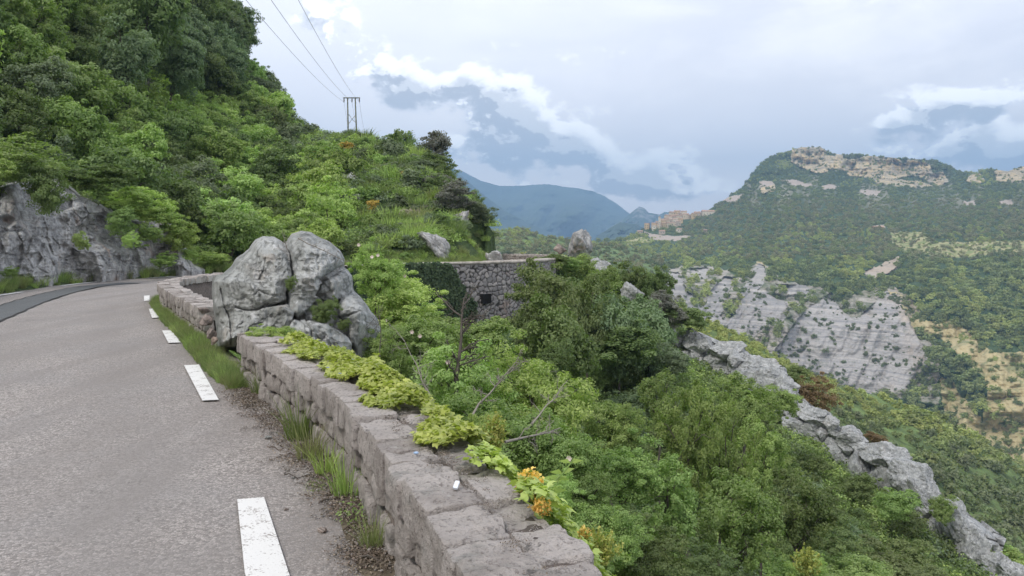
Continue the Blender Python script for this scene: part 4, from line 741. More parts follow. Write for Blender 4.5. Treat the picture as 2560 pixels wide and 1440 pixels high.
def limbs(L, Cc, seed, thick=.045, ntw=26):
    rg = np.random.default_rng(seed); pa = [tube([(0, 0, -3.2), (.03, .02, -1.6), (-.03, .03, -.9), (0, 0, -.35), (.02, 0, .1)], [thick * 1.25, thick * 1.1, thick, thick * .8, thick * .45], 7)]
    for l in L[1:]:
        a = np.array([0, 0, rg.uniform(-.9, -.2)]); m_ = (a + l) / 2 + rg.normal(size=3) * .06 + (0, 0, .05); pa.append(tube([a, m_, l, l * 1.25], [thick * .6, thick * .42, thick * .25, thick * .08], 5))
    for c in Cc[rg.permutation(len(Cc))[:ntw]]:
        l = L[np.argmin(((L - c) ** 2).sum(1))]; pa.append(tube([l * .8, (l * .8 + c) / 2 + rg.normal(size=3) * .03, c], [thick * .22, thick * .14, thick * .05], 4))
    V, f, _ = cat_meshes(pa); return V, f
POOL = {}
def pool(kind, mt, n, nl, size, seed, **kw):
    """n crown/trunk mesh pairs of one kind"""
    out = []
    for i in range(n):
        V, f, v, L, Cc = crown(seed + i, nl, size, **kw); me = mesh('crown', V, f, M[mt], False, {'v': v}); tv, tf = limbs(L, Cc, seed + i, .030 if nl > 5000 else .05, 26 if nl > 5000 else 8)
        out.append((me, mesh('trunk', tv, tf, M['bark'], True)))
    POOL[kind] = out
def recolour(kind, src, mt):
    out = []
    for me, tr in POOL[src]:
        c = me.copy(); c.materials.clear(); c.materials.append(M[mt]); out.append((c, tr))
    POOL[kind] = out
pool('near_mid', 'leaf_mid', 3, 24000, .052, 10, lumps=11, clumps=170, cr=.13)
pool('near_airy', 'leaf_mid', 3, 15000, .055, 20, lumps=13, clumps=150, cr=.11, airy=1, shape=(.8, .8, 1.15))
recolour('near_light', 'near_mid', 'leaf_light'); recolour('near_airy_dark', 'near_airy', 'leaf_dark'); recolour('near_dark', 'near_mid', 'leaf_dark')
pool('mid_a', 'leaf_mid', 5, 11000, .078, 30, lumps=11, clumps=150, cr=.135)
for k, mt in (('mid_dark', 'leaf_dark'), ('mid_light', 'leaf_light'), ('mid_blue', 'leaf_blue'), ('mid_grey', 'leaf_grey'), ('mid_purple', 'leaf_purple'), ('mid_rust', 'leaf_rust')): recolour(k, 'mid_a', mt)
pool('low_a', 'leaf_mid', 4, 3200, .13, 50, lumps=9, clumps=70, cr=.17)
for k, mt in (('low_dark', 'leaf_dark'), ('low_light', 'leaf_light'), ('low_grey', 'leaf_grey'), ('low_blue', 'leaf_blue'), ('low_purple', 'leaf_purple'), ('low_yellow', 'yellow'), ('low_rust', 'leaf_rust')): recolour(k, 'low_a', mt)
vg = np.random.default_rng(77)
def plant(kind, name, label, cat, x, y, zc, r, rz=None, group=None, trunk=True, parts=True):
    g = gz(x, y); rz = rz or r; me, tr = POOL[kind][vg.integers(len(POOL[kind]))]
    root = thing(name, label, cat, (x, y, g), group, vg.uniform(0, 6.28)); zc = max(zc, g + rz * .25) - g
    obj('crown', me, root, (0, 0, zc), scale=(r, r, rz))
    if trunk: obj('trunk' if name.endswith('tree') else 'stem', tr, root, (0, 0, zc), scale=(r, r, rz))
    return root
def hit(px, py, a=28, b_=125):
    for d_ in np.linspace(a, b_, 500):
        x, y, z = PX(px, py, d_)
        if gz(x, y) > z: return d_
    return b_
# named plants of the ravine: centre px, py, half width px, half height px, distance
NP = [(1150, 960, 150, 150, 11.0, 'near_light', 'tree', 'light green oak crown close behind the ivy, left part of the ravine'), (1330, 1000, 150, 160, 11.5, 'near_light', 'tree', 'light green oak with toothed top in the middle of the ravine'), (1230, 1080, 170, 130, 9.6, 'near_mid', 'tree', 'mid green oak low behind the yellow broom'), (1400, 1130, 120, 120, 9.4, 'near_mid', 'tree', 'mid green bushy tree just right of the bare grey branch'),
      (1000, 760, 120, 90, 15.5, 'near_light', 'shrub', 'yellow green wild rose shrub to the right of the big boulder'), (940, 680, 70, 80, 15.0, 'near_light', 'shrub', 'tall yellow green shoot rising above the boulder shoulder'), (1050, 850, 120, 80, 13.5, 'near_mid', 'shrub', 'leafy shrub below the wild rose'), (960, 890, 80, 90, 11.0, 'near_mid', 'shrub', 'green shrub between boulder nose and ivy'), (1060, 805, 80, 50, 20, 'mid_light', 'shrub', 'yellow green bush below the ivy covered wall'),
      (1200, 850, 90, 50, 19, 'mid_a', 'shrub', 'green shrub under the drain opening'), (1120, 835, 90, 50, 18, 'mid_a', 'shrub', 'green shrub in the bottom of the re-entrant'), (985, 745, 60, 55, 19, 'mid_light', 'shrub', 'light green shrub beside the wild rose'),
      (1365, 745, 98, 75, 31, 'mid_dark', 'tree', 'big dark spreading tree right of the retaining wall'), (1335, 815, 55, 60, 30, 'mid_dark', 'tree', 'dark tree at the right foot of the retaining wall'), (1400, 820, 110, 90, 29, 'mid_dark', 'tree', 'dark green tree in front of the spreading tree'), (1470, 760, 70, 80, 36, 'mid_dark', 'tree', 'dark round tree on the spur below the pinnacle'), (1545, 800, 95, 80, 37, 'mid_blue', 'tree', 'blue green tree right of the dark spur trees'), (1620, 830, 90, 70, 39, 'mid_blue', 'tree', 'blue green tree above the start of the rock ridge'),
      (1640, 710, 45, 50, 49, 'mid_dark', 'tree', 'dark tree on the right skyline of the spur'), (1590, 690, 50, 40, 51, 'mid_dark', 'tree', 'dark tree behind the smooth round rock'), (1540, 700, 50, 40, 52, 'mid_dark', 'shrub', 'dark shrub below the pale outcrop'), (1500, 720, 50, 50, 47, 'mid_a', 'shrub', 'green shrub under the pinnacle slope'), (1440, 670, 60, 40, 50, 'mid_a', 'shrub', 'green shrub in front of the pinnacle'), (1390, 665, 50, 30, 50, 'mid_dark', 'shrub', 'dark shrub below the pinkish boulder'), (1385, 652, 34, 20, 47, 'mid_dark', 'shrub', 'small dark shrub hiding the far end of the parapet'), (1420, 662, 40, 24, 48, 'mid_a', 'shrub', 'green shrub between the parapet end and the rock pinnacle'), (1345, 672, 40, 22, 46, 'mid_a', 'shrub', 'green shrub at the right end of the retaining wall'),
      (1720, 800, 60, 45, 45, 'mid_dark', 'shrub', 'dark shrub just above the first ridge boulders'), (1660, 780, 60, 50, 45, 'mid_purple', 'shrub', 'dull purplish shrub on the spur'), (1560, 860, 110, 60, 36, 'mid_dark', 'shrub', 'dark shrub in the shaded gully'), (1660, 900, 60, 45, 36, 'mid_grey', 'shrub', 'greyish shrub left of the first ridge boulders'),
      (1650, 1010, 75, 80, 22, 'near_airy', 'tree', 'slender green ash sapling left of the ridge'), (1720, 1080, 100, 150, 16, 'near_airy', 'tree', 'tall airy ash tree in the right middle with thin dark stems'), (1860, 1010, 110, 90, 25, 'near_airy', 'tree', 'leafy ash top reaching up to the ridge boulders'), (1800, 1150, 110, 140, 17, 'near_airy', 'tree', 'airy ash tree in the centre of the lower right thicket'), (1900, 1160, 90, 110, 21, 'near_airy', 'tree', 'ash tree whose right side overlaps the ridge rocks'), (1670, 1250, 130, 130, 12.5, 'near_airy', 'tree', 'wind blown ash low in the middle bottom'), (1840, 1320, 140, 140, 13.5, 'near_airy', 'tree', 'wind blown ash at the bottom right of centre'), (1990, 1300, 120, 120, 17.5, 'near_airy_dark', 'tree', 'dark ash near the bottom, left of the lower ridge'),
      (1950, 1010, 55, 50, 33, 'mid_a', 'shrub', 'small green shrub against the big smooth boulder'), (2060, 1270, 60, 60, 27, 'mid_dark', 'shrub', 'dark shrub at the foot of the upright boulders'), (2060, 1370, 110, 80, 20, 'near_dark', 'shrub', 'dark shrub in the lower right thicket'), (2170, 1410, 100, 60, 23, 'mid_dark', 'shrub', 'dark shrub under the leaning slabs at the bottom'), (2240, 1268, 58, 44, 30, 'mid_a', 'shrub', 'green bush growing between the upright boulders and the long slab'), (2360, 1275, 36, 42, 31, 'mid_a', 'shrub', 'green tuft growing behind the long slanting slab'), (2120, 1440, 130, 60, 17, 'near_mid', 'shrub', 'green shrub cut by the bottom edge of the frame'), (2290, 1460, 80, 40, 25, 'mid_dark', 'shrub', 'dark shrub at the bottom under the ridge end'),
      (1560, 1180, 110, 100, 12.5, 'near_mid', 'shrub', 'mid green shrub in the bottom centre thicket'), (1520, 1330, 100, 90, 8.0, 'near_mid', 'shrub', 'leafy shrub close behind the wall at the bottom'), (1620, 1390, 110, 90, 8.5, 'near_dark', 'shrub', 'dark leafy shrub at the bottom behind the wall'), (1460, 1230, 80, 80, 9.0, 'near_mid', 'shrub', 'green shrub right of the orange broom'), (1750, 1430, 120, 70, 9.5, 'near_dark', 'shrub', 'dark shrub cut off at the bottom middle'), (1530, 1060, 90, 80, 17, 'near_mid', 'shrub', 'green shrub behind the light oak'), (1390, 900, 60, 60, 24, 'mid_dark', 'shrub', 'dark shrub in the gully behind the light oaks'),
      (2045, 985, 62, 50, 44, 'mid_rust', 'shrub', 'rust orange bush beside the big smooth boulder of the ridge'), (1990, 940, 45, 30, 46, 'mid_dark', 'shrub', 'dark olive bush above the rust orange bush'), (2190, 1105, 34, 26, 42, 'low_rust', 'shrub', 'small ochre bush on the valley side of the ridge'), (2510, 1400, 60, 40, 34, 'mid_light', 'shrub', 'yellowish bush at the bottom right corner behind the ridge'), (2015, 1430, 50, 60, 13, 'near_light', 'shrub', 'yellow green shrub among dark bushes at the bottom')]
for (px, py, a, b_, d_, kd, cat, lab) in NP:
    fa = 1.55 if cat == 'tree' and d_ > 26 else 1.0; x, y, z = PX(px, py, d_); rz_ = b_ * d_ / F * 1.08; plant(kd, 'leafy_tree' if cat == 'tree' else 'leafy_shrub', lab, cat, x, y, z - rz_ * (fa - 1) * .8, a * d_ / F * 1.08, rz_ * fa, trunk=not (cat == 'shrub' and d_ > 20))
# filler shrubs on the ravine ground
placed = []
def poisson(x, y, r, k): 
    for (a, b_, c) in placed:
        if (a - x) ** 2 + (b_ - y) ** 2 < (k * (r + c)) ** 2: return False
    placed.append((x, y, r)); return True
cnt = 0
for _ in range(2600):
    px = vg.uniform(1000, 2620); d_ = math.exp(vg.uniform(math.log(5.5), math.log(46))); x, y = (px - 1280) / F * d_, d_; r = vg.uniform(.55, 1.15) * (1 + d_ / 90)
    if d_ < 12 and x < 1.2 - .42 * (y - 3): continue
    
    if INf(x, y) > .2 or DWf(x, y) < (1.7 if d_ < 24 else 2.4): continue
    ry = np.interp(px, [1690, 1900, 2000, 2200, 2350, 2560], [46, 42, 38.5, 35.5, 32.5, 29])
    if px > 1660 and abs(d_ - ry) < 3.2: continue
    if px > 1660 and d_ > ry and d_ > ry + 14: continue
    if not poisson(x, y, r, .62): continue
    z = gz(x, y); zone = d_ < 13
    if HOR - (z + r * 1.3 - EYE) * F / d_ < np.interp(px, [1000, 1120, 1180, 1300, 1330, 1500, 1700, 2600], [700, 765, 765, 765, 700, 720, 880, 1300]): continue
    kd = ('near_mid', 'near_dark', 'near_airy')[vg.integers(3)] if zone else ('mid_a', 'mid_dark', 'mid_dark', 'mid_blue')[vg.integers(4)]
    plant(kd, 'undergrowth_shrub', 'dense green shrub among the others filling the ravine floor', 'shrub', x, y, z + r * .5, r, r * .8, 'shrubs filling the ravine', trunk=False); cnt += 1
    if cnt > 230: break

# woods and scrub of the left hill
HZ = []
def zone(px, py):
    if px > 830 or (px > 700 and py < 420): return 'scrub'
    if 280 < px < 590 and py < 290: return 'tall'
    if 480 < px < 850 and py > 300: return 'bright'
    return 'wood'
placed = []; nt_ = {'wood': 0, 'tall': 0, 'bright': 0, 'scrub': 0}
LAB = {'wood': ('green leafy tree in the dense wood on the left hillside', 'tree', 'trees of the left hillside wood'), 'tall': ('tall dark blue green tree on the upper skyline of the left hill', 'tree', 'tall dark trees of the upper hill'), 'bright': ('bright green tree in the hollow behind the big boulder', 'tree', 'bright trees in the hollow'),
       'scrub': ('low grey green bush on the scrubby spur below the power line', 'shrub', 'low bushes of the scrubby spur')}
for _ in range(14000):
    px = vg.uniform(-420, 1250); d_ = math.exp(vg.uniform(math.log(24), math.log(125))); x, y = (px - 1280) / F * d_, d_
    z = gz(x, y); py = HOR - (z - EYE) * F / d_; zn = zone(px, py)
    if nt_[zn] > (270, 80, 80, 290)[('wood', 'tall', 'bright', 'scrub').index(zn)]: continue
    r = {'wood': vg.uniform(1.5, 2.7), 'tall': vg.uniform(2.4, 3.8), 'bright': vg.uniform(1.6, 2.8), 'scrub': vg.uniform(.6, 1.3)}[zn]
    if px < 520 and d_ < np.interp(px, [-420, -120, 0, 150, 260, 380, 512], [15.5, 21.5, 24.5, 28.2, 30.2, 33, 35.5]) + 2.9 + r * .5: continue
    dl = DLf(x, y)
    if INf(x, y) > .2 or DWf(x, y) < 1.5 or dl < r * .8 + (1.0 if zn != 'scrub' else .8): continue
    if zn == 'scrub' and 1110 < px < 1220 and py > 560 and vg.uniform() < .7: continue
    if zn == 'scrub' and vg.uniform() < .15 and py > 420: continue
    if not poisson(x, y, r, .58 if zn == 'scrub' else .46): continue
    nt_[zn] += 1
    if zn == 'scrub':
        kd = 'low_grey' if vg.uniform() < .45 else ('low_a', 'low_dark', 'low_light')[vg.integers(3)]
        if px > 1060 and py < 590: kd = ('mid_purple', 'mid_dark', 'mid_grey', 'mid_dark')[vg.integers(4)]; r *= 1.4
        r *= .75 if 760 < px < 960 and py < 440 else 1.5 if py < 425 and vg.uniform() < .5 else 1
        rz = r * (.8 if py > 405 else 1.1)
    elif zn == 'tall': kd, rz = ('mid_blue', 'mid_dark', 'mid_blue')[vg.integers(3)], r * 1.25
    elif zn == 'bright': kd, rz = ('mid_light', 'mid_a', 'mid_light', 'mid_dark')[vg.integers(4)], r * .95
    else: kd, rz = ('mid_a', 'mid_a', 'mid_dark', 'mid_light', 'mid_grey')[vg.integers(5)], r * 1.05
    l = LAB[zn]; plant(kd, {'scrub': 'hill_shrub', 'wood': 'hill_tree', 'tall': 'tall_tree', 'bright': 'broad_tree'}[zn], l[0], l[1], x, y, z + rz * (1.2 if zn == 'tall' else .6 if zn != 'scrub' else .4), r, rz, l[2], trunk=zn != 'scrub')
print('planted', cnt, nt_)
for px, py, a, b_, d_, lab in [(868, 366, 26, 12, 108, 'bright yellow broom bush at the foot of the power line poles'), (290, 402, 16, 14, 44, 'yellow broom bush in the wood above the rock face'), (930, 512, 18, 16, 66, 'yellow broom bush on the open spur slope'), (822, 497, 14, 12, 66, 'small yellow broom at the edge of the bright trees'), (1010, 432, 10, 12, 80, 'orange tinted broom high on the spur'), (780, 375, 18, 16, 96, 'orange broom in the scrub left of the poles'), (168, 330, 14, 20, 40, 'faint yellow broom high in the left wood')]:
    d_ = (hit(px, py + b_) if px > 700 else d_) - .6; x, y, z = PX(px, py, d_); plant('low_yellow', 'broom_bush', lab, 'broom', x, y, z, a * d_ / F, b_ * d_ / F, 'yellow broom bushes on the hill', trunk=False)

# shrubs hanging over and growing on the rock face
for px, py, a, b_, d_, kd, lab in [(60, 400, 120, 60, 27.5, 'mid_a', 'green bush hanging over the left part of the rock face'), (110, 480, 60, 70, 27.0, 'mid_dark', 'dark bush hanging down between two bare rock faces'), (240, 440, 90, 40, 32, 'mid_dark', 'dark bush along the top of the pale rock face'), (-30, 440, 60, 40, 25, 'mid_a', 'bush at the left frame edge above the rock'), (330, 500, 80, 40, 34, 'mid_light', 'bright green bush on the shoulder of the rock face'), (400, 540, 70, 45, 35, 'mid_light', 'bright bush bulging over the lower rock face'),
        (205, 603, 22, 28, 26.6, 'mid_a', 'round green tuft growing in the middle of the rock face'), (332, 600, 26, 22, 31, 'mid_light', 'round bright tuft on the right part of the rock face'), (300, 560, 40, 40, 32, 'mid_a', 'green bush in the cleft of the rock face'), (370, 590, 40, 30, 33, 'mid_a', 'green plants hanging right of the bright tuft'), (450, 590, 50, 45, 36, 'mid_light', 'bright bush at the right end of the rock face'), (470, 640, 40, 30, 36.5, 'mid_light', 'low bright bush where the rock face meets the bend'), (30, 680, 26, 14, 24.5, 'mid_a', 'small green plant at the foot of the rock face on the left'), (420, 650, 40, 20, 33, 'mid_a', 'low plants at the foot of the right rock face'),
        (530, 650, 50, 22, 38, 'mid_light', 'yellow green plants behind the low wall at the bend'), (560, 600, 70, 50, 44, 'mid_dark', 'dark bush in the hollow behind the bend'), (490, 560, 60, 60, 42, 'mid_dark', 'dark bush at the mouth of the hollow'), (470, 500, 70, 50, 44, 'mid_dark', 'dark bush above the mouth of the hollow')]:
    x, y, z = PX(px, py, d_); plant(kd, 'bank_shrub', lab, 'shrub', x, y, z, a * d_ / F * 1.1, b_ * d_ / F * 1.1, trunk=False)

# ------------------------------------------------------------------ ground cover, grass, litter
def tuft(seed, n, h, spread, mt, wdt=.012):
    rg = np.random.default_rng(seed); V = []; Fq = []; a = rg.uniform(0, 6.28, n); r = spread * rg.uniform(0, 1, n) ** .7; hh = h * rg.uniform(.45, 1.15, n); ln = rg.uniform(.1, .75, n)
    for i in range(n):
        c, s_ = math.cos(a[i]), math.sin(a[i]); px, py = r[i] * c * .6, r[i] * s_ * .6; b_ = rg.uniform(0, 6.28); u = np.array([math.cos(b_), math.sin(b_), 0]) * wdt; k = len(V) * 1
        for t, wd in ((0, 1), (.45, .8), (.8, .5), (1, .08)):
            q = np.array([px + c * ln[i] * hh[i] * t ** 1.8, py + s_ * ln[i] * hh[i] * t ** 1.8, hh[i] * (t - .25 * ln[i] * t * t)]); V += [q - u * wd, q + u * wd]
        Fq += [[k + j, k + j + 1, k + j + 3, k + j + 2] for j in (0, 2, 4)]
    return mesh('tuft', np.array(V), np.array(Fq), M[mt], False, {'v': np.repeat(rg.uniform(0, 1, n), 8)})
def clump(seed, n, size, mt, flat=.6):
    rg = np.random.default_rng(seed); P = rg.normal(size=(n, 3)); P /= np.linalg.norm(P, axis=1)[:, None]; P *= (rg.uniform(0, 1, n) ** .4)[:, None]; P[:, 2] = abs(P[:, 2]) * flat * rg.uniform(.6, 1.3, n); N_ = P * .6 + rg.normal(size=(n, 3)) * .5; N_[:, 2] += .6; N_ /= np.linalg.norm(N_, axis=1)[:, None]
    V, f = leaves(P, N_, size * np.ones(n), rg); return mesh('clump', V, f, M[mt], False, {'v': np.repeat(rg.uniform(0, 1, n), 4)})
UG = [clump(300 + i, 420, .16, mt) for i, mt in enumerate(('leaf_mid', 'leaf_dark', 'leaf_light', 'leaf_grey', 'leaf_mid'))] + [tuft(310, 160, 1.1, 1.0, 'grass', .03), tuft(311, 160, 1.0, 1.1, 'leaf_light', .03)]
pts = []; sc1 = []; ix = []
for _ in range(60000):
    px = vg.uniform(-500, 2700); d_ = math.exp(vg.uniform(math.log(5), math.log(118))); x, y = (px - 1280) / F * d_, d_; il = INf(x, y); dw, dl = DWf(x, y), DLf(x, y)
    if il > .01 or dw < 1.0 or (x < 0 and dl < .75): continue
    if x > -6 and dw < dl and d_ < 13 and x < 1.0 - .42 * (y - 3): continue
    if px < 512 and 20 < d_ < 40 and dl < 4.2 and d_ < np.interp(px, [-420, 0, 260, 512], [19, 28, 33, 38.5]) and dl > 1.6: continue
    if vg.uniform() > (d_ / 45) ** .6: continue
    z = gz(x, y); s_ = vg.uniform(.35, .8) * (1 + d_ / 110); pts.append((x, y, z - .05)); sc1.append(s_); hillside = x < 0 and d_ > 40
    nearroad = dl < 2.2 and x < 0
    ix.append(int(vg.choice([5, 6, 2], p=[.5, .3, .2])) if nearroad else int(vg.integers(0, 7)) if (900 < px < 1260 and d_ > 40) else int(vg.integers(0, 5)))
    if nearroad: sc1[-1] = vg.uniform(.25, .5)
    if len(pts) > 16000: break
scatter('undergrowth', pts, sc1, ix, UG, 'mixed weeds, grasses and ivy covering the slopes between the trees', 'undergrowth')
GT = [tuft(320 + i, 110, .28, .15, mt, .003) for i, mt in enumerate(('grass', 'grass', 'leaf_light'))] + [clump(330 + i, 160, .14, mt, .8) for i, mt in enumerate(('leaf_mid', 'leaf_light'))]
pts = []; sc1 = []; ix = []
for s_ in np.arange(wall_s(-2.9, 8.6), wall_s(-9.2, 29), .022):        # verge along the low wall
    d_ = wall_at(s_)[1]; wd = np.interp(d_, [8, 9.5, 12, 18, 26], [.10, .28, .28, .14, .12])
    for _ in range(2 if d_ < 17 else 1):
        q = wall_at(s_, -vg.uniform(0.0, wd)); pts.append((q[0], q[1], -.01)); sc1.append(vg.uniform(.3, .75)); ix.append(int(vg.choice(5, p=[.36, .3, .16, .1, .08]))); 
        if ix[-1] > 2: sc1[-1] *= .16
for i in range(len(LEFT)):                                              # hill side bank
    if not 15 < LEFT[i, 1] < 50: continue
    for _ in range(9):
        t = vg.uniform(.05, 1.9) ; n_ = LEFT[i] - LEFT[i - 1]; n_ = np.array([-n_[1], n_[0]]) / np.linalg.norm(n_); q = LEFT[i] + n_ * t + vg.normal(size=2) * .1; pts.append((q[0], q[1], gz(*q) - .02)); sc1.append(vg.uniform(.7, 1.7)); ix.append(int(vg.choice(5, p=[.4, .2, .25, .08, .07])))
        if ix[-1] > 2: sc1[-1] *= .22
scatter('grass', pts, sc1, ix, GT, 'green grass growing along both edges of the road', 'grass')
v, f = ribbon(WALL[(WS > wall_s(1.0, -1)) & (WS < wall_s(-9.2, 29))], -.13, .1, .008); jj = v.copy(); half = len(v) // 2; jj[:half, :2] += .10 * np.stack([vnoise(v[:half] * 3, 5), vnoise(v[:half] * 3, 6)], 1)
struct(obj('verge_soil', mesh('verge_soil', jj, f, M['verge'])))
# individual tufts at the foot of the near wall
tl = [((748, 1100), .42, 0, 'largest fine grass tuft leaning against the foot of the near wall'), ((775, 1150), .3, 0, 'second grass tuft right below the largest one'), ((650, 985), .3, 1, 'dark grey green grass tuft where the near wall begins'), ((815, 1185), .26, 2, 'leafy green weed among grass at the wall foot'), ((905, 1300), .3, 3, 'dark green feathery weed low at the wall foot'), ((865, 1240), .3, 2, 'pale green grass sprout above the feathery weed'), ((790, 1225), .16, 3, 'small flat weed on the road edge'), ((620, 930), .3, 1, 'green grass tuft at the far end of the near wall'), ((930, 1370), .2, 0, 'dry grass sprout at the bottom by the wall')]
for (px, py), sz, k, lab in tl:
    x, y = G(px, py); g0 = GT[0 if k < 2 else 2 if k == 2 else k]; o = obj('grass_tuft', g0, loc=(x, y, .005), rot=(0, 0, vg.uniform(0, 6)), scale=(sz / .3 if k < 3 else sz * .55,) * 3); tag(o, lab, 'grass', 'plants at the foot of the near wall')
# dry leaves, grit and pebbles swept against the wall
LM = []
rg = np.random.default_rng(9)
for k in range(3):
    P = np.column_stack([rg.uniform(-.1, .1, 60), rg.uniform(-.1, .1, 60), rg.uniform(0, .012, 60)]); N_ = rg.normal(size=(60, 3)) * .5; N_[:, 2] += 1; N_ /= np.linalg.norm(N_, axis=1)[:, None]; V, f = leaves(P, N_, np.full(60, .017), rg, .6); LM.append(mesh('dry_leaves', V, f, M['litter'], False, {'v': np.repeat(rg.uniform(0, 1, 60), 4)}))
for k in range(2):
    pa = []
    for _ in range(22):
        V, f = poly_rock(int(rg.integers(500, 520)), 1, 8, .02); f = np.column_stack([f, f[:, 2]]); pa.append((V * rg.uniform(.003, .010) * np.array([1, 1, .7]) + (rg.uniform(-.11, .11), rg.uniform(-.11, .11), .003), f, {'v': rg.uniform()}))
    V, f, A = cat_meshes([(p_[0], p_[1][:, :3], p_[2]) for p_ in pa]); LM.append(mesh('grit', V, f, M['wall'], True, A))
pts = []; sc1 = []; ix = []
for _ in range(620):
    s_ = vg.uniform(wall_s(.3, 1.2), wall_s(-3, 8.8)); t = -abs(vg.normal()) * .13 - .0; 
    if t < -.6: continue
    q = wall_at(s_, t); pts.append((q[0], q[1], .01)); sc1.append(vg.uniform(.5, 1.2)); ix.append(int(vg.choice(5, p=[.22, .22, .16, .2, .2])))
for _ in range(160):
    s_ = vg.uniform(wall_s(.3, 1.2), wall_s(-1.2, 5.4)); q = wall_at(s_, vg.normal(.235, .05)); pts.append((q[0], q[1], .548)); sc1.append(vg.uniform(.25, .5)); ix.append(int(vg.choice(5, p=[.1, .1, .1, .35, .35])))
scatter('litter', pts, sc1, ix, LM, 'dry leaves, grit and pebbles lying along the foot and top of the near wall', 'litter')
for i, (px, py, ln, an) in enumerate([(598, 1022, .34, .15), (672, 1126, .16, -.1), (710, 1195, .2, -.05), (722, 1140, .12, -.4), (800, 1260, .25, .6), (860, 1330, .3, 1.0), (900, 1400, .3, -.5)]):
    x, y = G(px, py); p0 = np.array([x, y, .018]); dv = np.array([math.cos(an), math.sin(an), 0]) * ln; q = [p0 + dv * t + (0, .015 * math.sin(t * 5 + i), .012 * math.sin(t * 9)) for t in np.linspace(0, 1, 7)]
    V, f = tube(q, np.linspace(.005, .002, 7), 5); tag(obj('twig', mesh('twig', V, f, M['litter'] if i % 2 else M['bark'], True, {'v': np.full(len(V), .1)})), ['longest dark twig pointing into the road below the second dash', 'short twig on the road beside the largest grass tuft', 'thin twig below the stone chip', 'tiny twig near the grass tufts', 'thin twig crossing the leaf litter', 'dry stalk lying along the wall foot', 'dry stalk at the bottom beside the wall'][i], 'twig', 'twigs on the road edge')
for i, (px, py, r, lab, mt) in enumerate([(668, 1098, .028, 'grey stone chip on the road beside the largest grass tuft', 'rock'), (717, 1275, .014, 'small pale pebble beside the nearest dash', 'rock_warm'), (809, 1330, .026, 'round yellowish stone on the road edge near the bottom', 'rock_warm'), (768, 1190, .018, 'small stone in the leaf litter', 'rock'), (733, 1198, .011, 'tiny pale pebble above the leaf litter', 'rock')]):
    V, f = poly_rock(530 + i, 3, 9, .04); x, y = G(px, py); tag(obj('pebble', mesh('pebble', V * (r, r, r * .6), f, M[mt], True), loc=(x, y, r * .5)), lab, 'pebble')

# ------------------------------------------------------------------ ivy, broom and small things on the wall
IV = np.array([(0, 0, 0), (.42, .12, .06), (.5, .55, 0), (.2, .62, .05), (0, 1.05, -.03), (-.2, .62, .05), (-.5, .55, 0), (-.42, .12, .06)]); 
def ivy_leaves(P, N_, size, rg):
    n = len(P); T = rg.normal(size=(n, 3)); T[:, 2] -= .4; T -= (T * N_).sum(1)[:, None] * N_; T /= np.linalg.norm(T, axis=1)[:, None]; B = np.cross(T, N_); s = (size * rg.uniform(.55, 1.25, n))[:, None, None]
    V = P[:, None] + s * (IV[None, :, 0:1] * B[:, None] + IV[None, :, 1:2] * T[:, None] + IV[None, :, 2:3] * N_[:, None]); q = np.array([[0, 1, 2, 3], [0, 3, 4, 5], [0, 5, 6, 7]]); f = (np.arange(n) * 8)[:, None, None] + q[None]
    return V.reshape(-1, 3), f.reshape(-1, 4)
def ivy_plant(name, label, segs, n, size, mt, seed, zb=.55):
    rg = np.random.default_rng(seed); P = []; N_ = []; tot = sum(s_[2] for s_ in segs)
    for (sa, sb, wt, t0, t1, hh) in segs:
        m_ = int(n * wt / tot); S_ = sa + (sb - sa) * rg.uniform(0, 1, m_); e = .12 * np.sin(S_ * 5.1) + .08 * np.sin(S_ * 11.7); u = rg.uniform(0, 1, m_); T = t0 + e * .6 + (t1 - t0 - e * .6) * u; c = fbm(np.column_stack([S_ * 3.2, T * 6, T * 0]), 3, seed)
        keep = c > -.5 + .35 * (u < .2); S_, T, c = S_[keep], T[keep], c[keep]; w2 = wall_at(S_, 0); nx = np.stack([np.interp(S_, WS, WN[:, k]) for k in (0, 1)], -1); q = w2 + nx * T[:, None]
        bulge = hh * np.exp(-((T - .42) / .2) ** 2) * (.6 + .8 * (c + .3)); Z = zb + .012 + bulge * rg.uniform(.55, 1.05, len(T)) - np.clip(T - .47, 0, 1) * 1.3 + rg.normal(0, .008, len(T)); P.append(np.column_stack([q, Z])); nn_ = np.column_stack([nx * np.clip((T - .3) * 2.2, -.3, 1.2)[:, None], np.ones(len(T))]) + rg.normal(0, .38, (len(T), 3)); N_.append(nn_)
    P = np.vstack(P); N_ = np.vstack(N_); N_ /= np.linalg.norm(N_, axis=1)[:, None]; V, f = ivy_leaves(P, N_, size, rg); o = P[0].copy(); o[2] = zb
    return tag(obj(name, mesh(name, V - o, f, M[mt], False, {'v': np.repeat(np.clip(.5 + .7 * fbm(P * 4, 2, 3) + rg.normal(0, .22, len(P)), 0, 1), 8)}), loc=o), label, 'ivy')
sW = lambda px, py: wall_s(*PX(px, py, 1.1 * F / (py - HOR))[:2])
a1, a2, a3, a4 = sW(820, 868), sW(900, 935), sW(1040, 1030), sW(1150, 1130)
ivy_plant('ivy', 'bright yellow green ivy trailing along the valley edge of the near wall', [(a2 - .3, a1 + .5, 1.1, .18, .75, .09), (a3, a2, 1.2, .17, .8, .11), (a4, a3, .8, .27, .78, .09)], 17000, .040, 'ivy', 5)
ivy_plant('ivy', 'small patch of yellow green ivy beside the orange broom', [(sW(1300, 1230), sW(1215, 1160), 1, .33, .62, .05), (sW(1350, 1300), sW(1260, 1180), 1, .40, .8, .07)], 1500, .042, 'ivy', 6)
